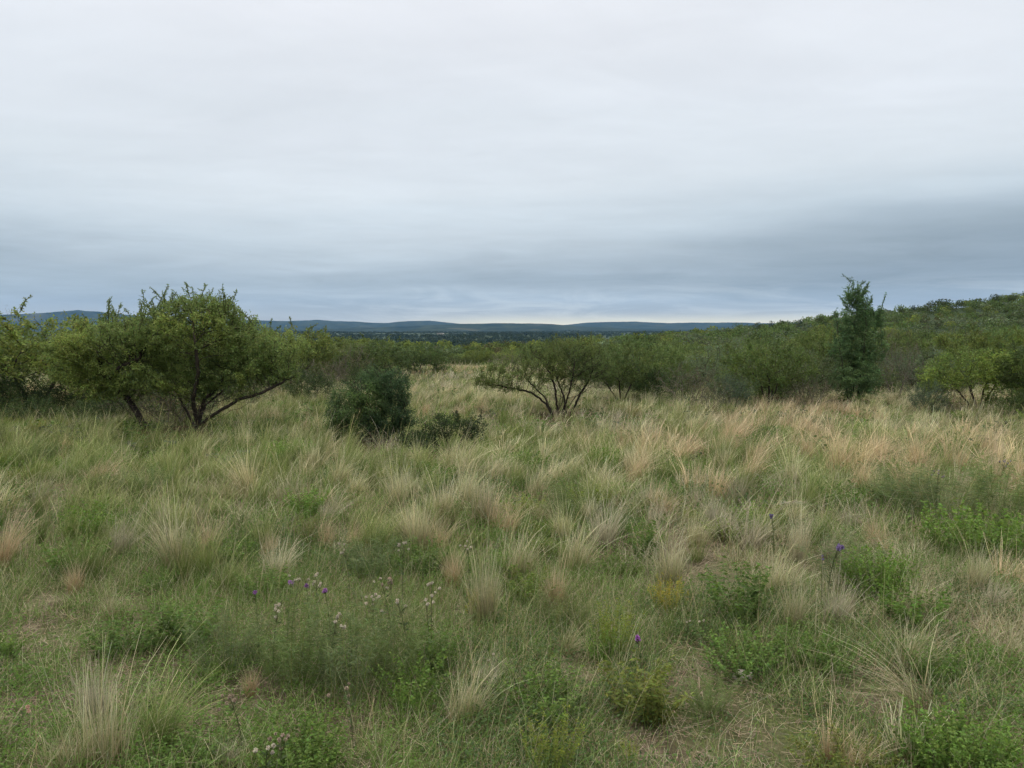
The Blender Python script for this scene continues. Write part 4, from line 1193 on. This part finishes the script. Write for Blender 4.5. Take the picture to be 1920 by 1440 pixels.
# ---- leafy herbs, each > stems, foliage
def herb_data(seed, h, w, ns, lf, lw, col, col2, step=.022, arch=.5, droop=0.0):
    rng = np.random.default_rng(seed); aS, aL = Acc(), Acc()
    a = rng.uniform(0, 6.28, ns); q = w * .5 * np.sqrt(rng.uniform(0, 1, ns))
    base = np.stack([.55 * q * np.cos(a), .55 * q * np.sin(a), np.full(ns, -.01)], -1)
    Ln = h * rng.uniform(.55, 1.1, ns); tl = (q / (w * .5)) * arch + rng.normal(0, .1, ns); bd = rng.uniform(.0, .5, ns)
    cs = jit(rng, (.15, .185, .055), ns, .2)
    nseg = 6
    V, F, C = blades(rng, base, a + rng.normal(0, .3, ns), Ln, tl, bd, np.full(ns, .004), cs, cs, cs * 1.1, (0.05, 0), nseg)
    aS.add(V, F, C)
    axis = V.reshape(ns, nseg + 1, 2, 3).mean(2)
    for i in range(ns):
        m = int(Ln[i] / step) * 2
        t = rng.uniform(.12, 1, m) * nseg; k = np.minimum(t.astype(int), nseg - 1)
        P = axis[i, k] + (axis[i, k + 1] - axis[i, k]) * (t - k)[:, None]
        ang = rng.uniform(0, 6.28, m)
        D = np.stack([np.cos(ang), np.sin(ang), rng.uniform(-.1, .7, m) - droop], -1)
        top = (t / nseg)[:, None]
        c = jit(rng, col, m, .18) * (1 - top) + jit(rng, col2, m, .18) * top
        aL.add(*leaves(rng, P, D, lf * rng.uniform(.6, 1.25, m), lw * rng.uniform(.8, 1.2, m), c, .9))
    return aS.out(), aL.out()
def herb_proto(name, *a, **k):
    s, f = herb_data(*a, **k); p = Proto(name, [('stem', mesh('stem', s, M_LEAF)), ('foliage', mesh('foliage', f, M_LEAF))]); p.h = a[1]; p.w = a[2]; return p
BRIGHT, BRIGHT2 = (.080, .148, .026), (.125, .205, .036)
LEAFY = [herb_proto('leafy_herb', 900, .26, .42, 52, .024, .012, BRIGHT, BRIGHT2, step=.012), herb_proto('leafy_herb', 901, .22, .46, 60, .021, .011, (.064, .118, .026), (.105, .175, .034), step=.011),
         herb_proto('leafy_herb', 902, .30, .36, 36, .036, .012, (.062, .112, .024), (.10, .165, .032), step=.014, droop=.3),
         herb_proto('leafy_herb', 903, .30, .85, 150, .026, .013, BRIGHT, BRIGHT2, step=.013)]
FEATH = [herb_proto('feathery_herb', 910, .46, .52, 42, .040, .0034, (.085, .125, .036), (.13, .18, .055), step=.0085, arch=.45),
         herb_proto('feathery_herb', 911, .44, .46, 36, .044, .0036, (.08, .115, .042), (.12, .16, .06), step=.009, arch=.35)]
YELL = herb_proto('upright_herb', 920, .30, .40, 44, .018, .006, (.10, .145, .022), (.20, .24, .03), step=.012, arch=.12)
HS = 'leafy herbs of the meadow'
hpos = []
def herb(p, px, row, wpx, hpx, label, group=None, tint=(1, 1, 1)):
    x, y, z = gp(px, row); m = y / FPX
    if p in LEAFY and wpx * m > .5: p = LEAFY[3]
    hpos.append((x, y, wpx * m * .45))
    sx = wpx * m / p.w; sz = hpx * m / p.h
    p.place((x, y, z), rs.uniform(0, 6.28), (sx, sx, sz), label, 'herb', group, tint)
for p, px, row, w, h, lab in [
 (LEAFY[1], 235, 1225, 150, 66, 'wide mound of dark green leaves below the tan tussock near the dirt patch'),
 (LEAFY[2], 345, 1215, 120, 96, 'leafy herb with drooping narrow leaves, beside the wide leafy mound'),
 (LEAFY[0], 8, 1235, 80, 62, 'bright leafy herb at the picture edge by the dirt patch'),
 (LEAFY[0], 1020, 1345, 170, 88, 'deep green leafy cushion in the near middle, alone by bare ground'),
 (LEAFY[2], 1388, 1165, 120, 120, 'tall leafy bright green herb behind the leafy mat'),
 (LEAFY[1], 1390, 1262, 170, 84, 'spreading leafy mat in front of the tall bright herb'),
 (LEAFY[1], 1500, 1240, 130, 74, 'leafy mat under the fan shaped pale tussock'),
 (LEAFY[2], 1640, 1122, 160, 100, 'broad dark green herb below the lavender spike'),
 (LEAFY[0], 1830, 1052, 240, 110, 'wide bright green leafy bush herb under the feathery grey herbs'),
 (LEAFY[0], 1800, 1452, 270, 128, 'large soft green leafy cushion in the lower corner, at the foot of the arching fan'),
 (LEAFY[1], 1745, 1272, 130, 70, 'leafy herb behind the arching straw fan'),
 (LEAFY[1], 1860, 1262, 110, 60, 'flat leafy herb with white specks by the picture edge'),
 (LEAFY[1], 140, 1072, 130, 66, 'dark leafy herb between the tan edge tussock and the pinkish tuft'),
 (LEAFY[0], 170, 1020, 100, 96, 'yellow green upright leafy herb among tan tussocks'),
 (LEAFY[0], 575, 968, 80, 60, 'yellow green leafy herb behind the purple thistles, in mid meadow'),
 (LEAFY[1], 545, 872, 130, 50, 'flat bright green herb patch under the acacia edge'),
 (LEAFY[0], 825, 912, 70, 52, 'small bright leafy herb just below the sparse shrub'),
 (LEAFY[0], 1000, 890, 64, 46, 'bright leafy herb, nearer to the sparse shrub of the two in the straw'),
 (LEAFY[2], 1132, 902, 86, 70, 'bright leafy herb, the larger of the two in the straw'),
 (LEAFY[1], 800, 1075, 120, 70, 'leafy herb in front of the touching pair of tussocks'),
 (LEAFY[2], 1212, 1052, 60, 86, 'narrow upright leafy herb beside the narrow tan tussock'),
 (LEAFY[0], 560, 1450, 250, 100, 'wide bright leafy cushion at the lower edge under the seed heads'),
 (LEAFY[1], 345, 1450, 190, 60, 'low leafy cushion at the lower edge by the large straw tussock'),
 (LEAFY[0], 770, 1330, 130, 100, 'leafy herb beneath the feathery herbs'),
 (LEAFY[2], 820, 1262, 100, 96, 'leafy upright herb at the end of the feathery herbs'),
 (LEAFY[0], 445, 1060, 90, 60, 'leafy herb behind the sideways swept tussock'),
 (LEAFY[1], 1575, 960, 96, 62, 'dark leafy herb beside the wind combed straw tussock'),
 (LEAFY[1], 1660, 1012, 80, 50, 'leafy herb behind the pinkish tussocks'),
 (LEAFY[0], 1400, 1000, 60, 66, 'leafy herb near the blue spike'),
 (LEAFY[0], 1130, 1240, 70, 66, 'small leafy herb just behind the purple flower'),
 (LEAFY[1], 1560, 1262, 110, 66, 'leafy mat at the tail of the arching straw fan'),
 (LEAFY[1], 300, 1110, 80, 50, 'leafy herb at the foot of the tall full tussock'),
 (LEAFY[0], 500, 1120, 110, 60, 'leafy herb just behind the purple thistles'),
 (FEATH[0], 555, 1290, 190, 205, 'feathery fine leaved herb under the purple thistles'),
 (FEATH[1], 660, 1300, 200, 200, 'feathery fine leaved herb, the middle one of its clump, under white seed heads'),
 (FEATH[0], 748, 1278, 170, 175, 'feathery fine leaved herb at the far end of its clump by the tallest tussock'),
 (FEATH[1], 430, 1260, 150, 130, 'feathery green herb before the swept tussock'),
 (FEATH[1], 1770, 985, 200, 120, 'grey green feathery herb below the bush belt, among three alike'),
 (FEATH[0], 1870, 975, 190, 130, 'tallest grey green feathery herb near the picture edge'),
 (FEATH[1], 1690, 950, 130, 80, 'smallest grey green feathery herb of the group of three'),
 (FEATH[0], 1064, 945, 76, 70, 'dark green feathery herb between bright leafy herbs'),
 (FEATH[1], 1600, 1100, 150, 120, 'narrow leaved dark herb around the lavender spike'),
 (FEATH[1], 700, 1078, 150, 80, 'soft green feathery herb behind the white seed heads'),
 (FEATH[0], 1330, 1340, 100, 90, 'thin feathery herb on the bare ground'),
 (YELL, 1030, 1450, 150, 120, 'yellow flowered upright herb with many thin stems at the lower edge'),
 (YELL, 1150, 1230, 110, 110, 'yellow green upright herb with thin stems behind the purple flower'),
 (YELL, 1180, 1440, 50, 60, 'small yellow tipped herb beside the larger yellow flowered one'),
]: herb(p, px, row, w, h, lab)
hc = []
for x, y in scatter(5000, 2.7, 15, -.72, .72, .42, None, 81):
    if g.uniform() > .12 + .75 * float(smooth(.45, .75, vn(x / 1.3, y / 1.6, 45))): continue
    if any((x - a) ** 2 + (y - c) ** 2 < (r + .12) ** 2 for a, c, r in hpos): continue
    hc.append((x, y))
hc.sort(key=lambda t: t[1])
hs = [(x, y, int(g.choice(5, p=[.3, .33, .17, .12, .08])), g.uniform(.55, 1.05)) for x, y in hc[:170]]
HP = [LEAFY[0], LEAFY[1], LEAFY[2], FEATH[1], YELL]; HN = ['bright leafy', 'dark leafy', 'long leaved', 'feathery', 'thin stemmed']
for it, (k, nm), i, n in ordinals(hs, lambda t: (t[2], near_lm(t[0], t[1])), lambda t: t[0] / t[1]):
    x, y, kk, s = it
    lab = f'{HN[k]} herb growing {nm}'
    if n > 1: lab = f'{ORD[i]} from left {HN[k]} herb {nm}'
    t = g.uniform(.75, 1.15); yl = g.uniform(.9, 1.45)
    HP[k].place((x, y, float(H(x, y))), g.uniform(0, 6.28), (s, s, s * g.uniform(.7, 1.0)), lab, 'herb', HS, (t * yl, t, t * .9))
acc = Acc()
lowh = [herb_data(930 + k, .26, .5, 10, .07, .035, c, c2, step=.045) for k, (c, c2) in enumerate([(BRIGHT, BRIGHT2), ((.05, .10, .026), (.08, .14, .035)), ((.07, .095, .05), (.1, .125, .07))])]
for x, y in scatter(9000, 9, 34, -.78, .78, .55, None, 83):
    if g.uniform() > .25 + .62 * float(smooth(.5, .78, vn(x / 1.8, y / 2.2, 46))) + .34 * float(smooth(-1, -5, x)): continue
    if y < 15 and any(abs(x - a) + abs(y - c) < .3 for a, c in hc[:170]): continue
    q = lowh[int(g.integers(0, 3))]; s = g.uniform(.6, 1.3); t = g.uniform(.8, 1.1)
    p3 = (x, y, float(H(x, y))); ro = g.uniform(0, 6.28)
    merge(acc, q[1], p3, ro, (s, s * .9), (t, t, t))
tag(link('meadow_herbs', mesh('meadow_herbs', acc.out(), M_LEAF)), kind='stuff')

# ---- flowers and seed heads, each > stem, heads
def ball(rng, acc, c, r, n, col, fl=.35):
    D = nrm(rng.normal(0, 1, (n, 3))); acc.add(*leaves(rng, np.repeat(np.asarray(c)[None], n, 0), D, r * rng.uniform(.8, 1.1, n), r * fl * 1.6, jit(rng, col, n, .15, .04), 0))
def flower(name, seed, h, head, col, nheads, label, px, row, cat='flower', group=None, spread=.03):
    """px, row: where the head shows; the stem goes down to the ground below it"""
    rng = np.random.default_rng(seed)
    # find the ground point whose head at height h shows at that pixel
    y = 3.0
    for _ in range(60):
        q = at_depth(px, row, y); e = q[2] - h - float(H(q[0], y)); y += e * 1.2
    q = at_depth(px, row, y); x = float(q[0]); z = float(H(x, y))
    root = empty(name, (x, y, z))
    aS = Acc(); k = 7; t = np.linspace(0, 1, k); bx, by = rng.normal(0, .03, 2)
    P = np.stack([bx * (t ** 2 - 1) * 1.0, by * (t ** 2 - 1), t * h], -1); P[0, 2] = -.02
    tube(aS, P, np.linspace(.0028, .0016, k), 4, (.10, .12, .05))
    nl = 16; tt = rng.uniform(.1, .85, nl); L0 = np.stack([np.interp(tt, t, P[:, 0]), np.interp(tt, t, P[:, 1]), tt * h], -1)
    D = rng.normal(0, 1, (nl, 3)); D[:, 2] = .6
    aS.add(*leaves(rng, L0, D, .035, .008, jit(rng, (.08, .115, .045), nl, .2), .5))
    hs_ = []
    for i in range(nheads):
        c = P[-1] + (np.array([rng.normal(0, spread), rng.normal(0, spread), -abs(rng.normal(0, spread * 1.3))]) if i else 0)
        if i: tube(aS, [P[-2] + np.array([0, 0, -.02]), (P[-2] + c) / 2 + [0, 0, -.012], c], [.0014, .0012, .001], 3, (.12, .12, .06))
        hs_.append(c)
    link('stem', mesh('stem', aS.out(), M_LEAF), root)
    for i, c in enumerate(hs_):
        a = Acc(); rr = head * rng.uniform(.8, 1.15)
        ball(rng, a, c, rr, 46, col); ball(rng, a, c - np.array([0, 0, rr * .6]), rr * .55, 20, (.12, .10, .05), .6)
        link('flower_head' if name != 'seed_stalk' else 'seed_head', mesh('head', a.out(), M_FLOWER), root)
    return tag(root, label, cat, group)
PUR = (.30, .14, .36); WHT = (.50, .45, .37); TANH = (.34, .27, .21)
for k, (px, row, lab) in enumerate([(478, 1110, 'purple thistle flower set apart, beside the swept tussock'), (546, 1092, 'purple thistle flower, highest of the row above the feathery herb'),
                                    (575, 1098, 'purple thistle flower in the middle of the row above the feathery herb'), (609, 1107, 'purple thistle flower at the end of the row, next to white seed heads')]):
    flower('thistle_flower', 1000 + k, .40, .017, PUR, 1, lab, px, row, group='purple thistle flowers')
flower('thistle_flower', 1005, .22, .017, (.36, .13, .42), 2, 'pinkish purple flower alone in the near middle, by bare ground', 1195, 1194, spread=.008)
flower('flower_spike', 1006, .40, .014, (.25, .18, .37), 5, 'lavender flower spike above the broad dark green herb', 1573, 1022, spread=.011)
flower('flower_spike', 1007, .40, .012, (.20, .16, .32), 3, 'small blue flower spike beside the bowed straw tussock', 1448, 966, spread=.013)
flower('flower_spike', 1008, .36, .009, (.20, .16, .32), 2, 'tiny bluish flower next to the lavender spike', 1542, 1042, spread=.01)
flower('daisy_flower', 1009, .10, .012, (.62, .38, .33), 2, 'small pink white flower low in the grass near the picture edge', 52, 1325, spread=.008)
SD = [(523, 1133, 5, WHT, 'pale seed heads under the first purple thistle'), (562, 1085, 5, WHT, 'pale seed heads between the first two purple thistles of the row'),
      (592, 1078, 6, WHT, 'loose white seed heads above the row of purple thistles'), (633, 1155, 6, WHT, 'white seed heads low in the feathery herb'),
      (697, 1118, 8, WHT, 'thick cluster of creamy seed heads on the feathery herb'), (713, 1084, 4, WHT, 'two creamy seed heads standing over the thick cluster'),
      (730, 1084, 5, TANH, 'pinkish seed heads next to the two creamy ones'), (757, 1018, 6, WHT, 'white flat seed heads in front of the bright straw tussock'),
      (810, 1092, 6, WHT, 'white seed heads stacked up a stem beside the narrow reddish tussock'), (798, 1124, 4, WHT, 'low white seed head under the stacked ones'),
      (745, 1125, 4, WHT, 'small pale seed heads between the thick cluster and the stacked ones'), (650, 1290, 6, TANH, 'pale buds at the dark foot of the feathery herb'),
      (530, 1378, 8, TANH, 'brown and cream seed heads at the lower edge over the leafy cushion'), (502, 1402, 4, WHT, 'cream seed heads just beside the brown ones at the lower edge'),
      (430, 1306, 6, TANH, 'pinkish brown seed heads by the rusty small tussock'), (645, 1020, 5, WHT, 'white seed heads before the reddish tan tussocks'),
      (876, 1014, 5, WHT, 'white seed heads beyond the big touching tussocks'), (1885, 862, 7, (.30, .26, .33), 'greyish mauve seed heads over the tallest feathery herb'),
      (1760, 882, 6, (.30, .26, .28), 'greyish seed heads over the smaller feathery herb'), (925, 1226, 3, WHT, 'small white flower by the dark hollow in the near middle'),
      (1294, 1164, 2, WHT, 'tiny white flower beside the tall bright herb'), (1320, 1163, 2, WHT, 'second tiny white flower beside the tall bright herb, nearer to it')]
for k, (px, row, n, c, lab) in enumerate(SD):
    flower('seed_stalk', 1020 + k, (.40 if row < 1200 else .22) if n > 3 else .12,  .0098 if n > 3 else .0085, c, n, lab, px, row, 'seed head' if n > 3 else 'flower', 'pale seed heads' if n > 3 else None, .026)

# ---- one pale arched stalk, and a small stone
def arched_stalk(px, row, label):
    x, y, z = gp(px, row); root = empty('arched_stalk', (x, y, z)); t = np.linspace(0, 1, 14)
    P = np.stack([.30 - .42 * t ** 1.4, 0.05 * t, .52 * np.sin(t * 1.9) ** .9], -1); P[0, 2] = -.02
    a = Acc(); tube(a, P, np.linspace(.002, .0016, 14), 4, (.36, .32, .2)); link('stem', mesh('stem', a.out(), M_GRASS), root)
    rng = np.random.default_rng(3); m = 60; u = rng.uniform(.72, 1, m)
    Q = np.stack([np.interp(u, t, P[:, i]) for i in range(3)], -1); D = rng.normal(0, .35, (m, 3)) + np.array([-1, 0, -.3])
    a = Acc(); a.add(*leaves(rng, Q, D, .035, .003, jit(rng, (.40, .37, .27), m, .15), .2)); link('seed_plume', mesh('seed_plume', a.out(), M_GRASS), root)
    tag(root, label, 'grass')
arched_stalk(1500, 1085, 'single pale feathery stalk arched over in the straw grass')

def stone(px, row, wpx, seed, label):
    x, y, z = gp(px, row); s = wpx / FPX * y * .5; n = 7
    g1 = np.linspace(-1, 1, n); V = []; F = []
    for ax in range(3):
        for sg in (-1, 1):
            u, v = np.meshgrid(g1, g1); w = np.full_like(u, sg)
            p = [None] * 3; p[ax] = w; p[(ax + 1) % 3] = u * sg; p[(ax + 2) % 3] = v
            o = len(V) * n * n; V.append(np.stack(p, -1).reshape(-1, 3))
            i = np.arange(n - 1)[:, None] * n; j = np.arange(n - 1)[None]
            F.append(np.stack([i + j, i + j + 1, i + n + j + 1, i + n + j], -1).reshape(-1, 4) + o)
    V = nrm(np.concatenate(V)); F = np.concatenate(F)
    d = .8 + .45 * vn(V[:, 0] * 2.3 + seed, V[:, 1] * 2.3 + V[:, 2] * 1.7, 51); V = V * d[:, None] * np.array([1, .8, .55]) * s
    tag(link('stone', mesh('stone', (V, F, np.tile(np.array([[.34, .30, .27]]), (len(V), 1))), M_BARK, True), None, (x, y, z + s * .2)), label, 'stone')
stone(1393, 1272, 36, 2, 'pale grey stone half hidden by the spreading leafy mat')
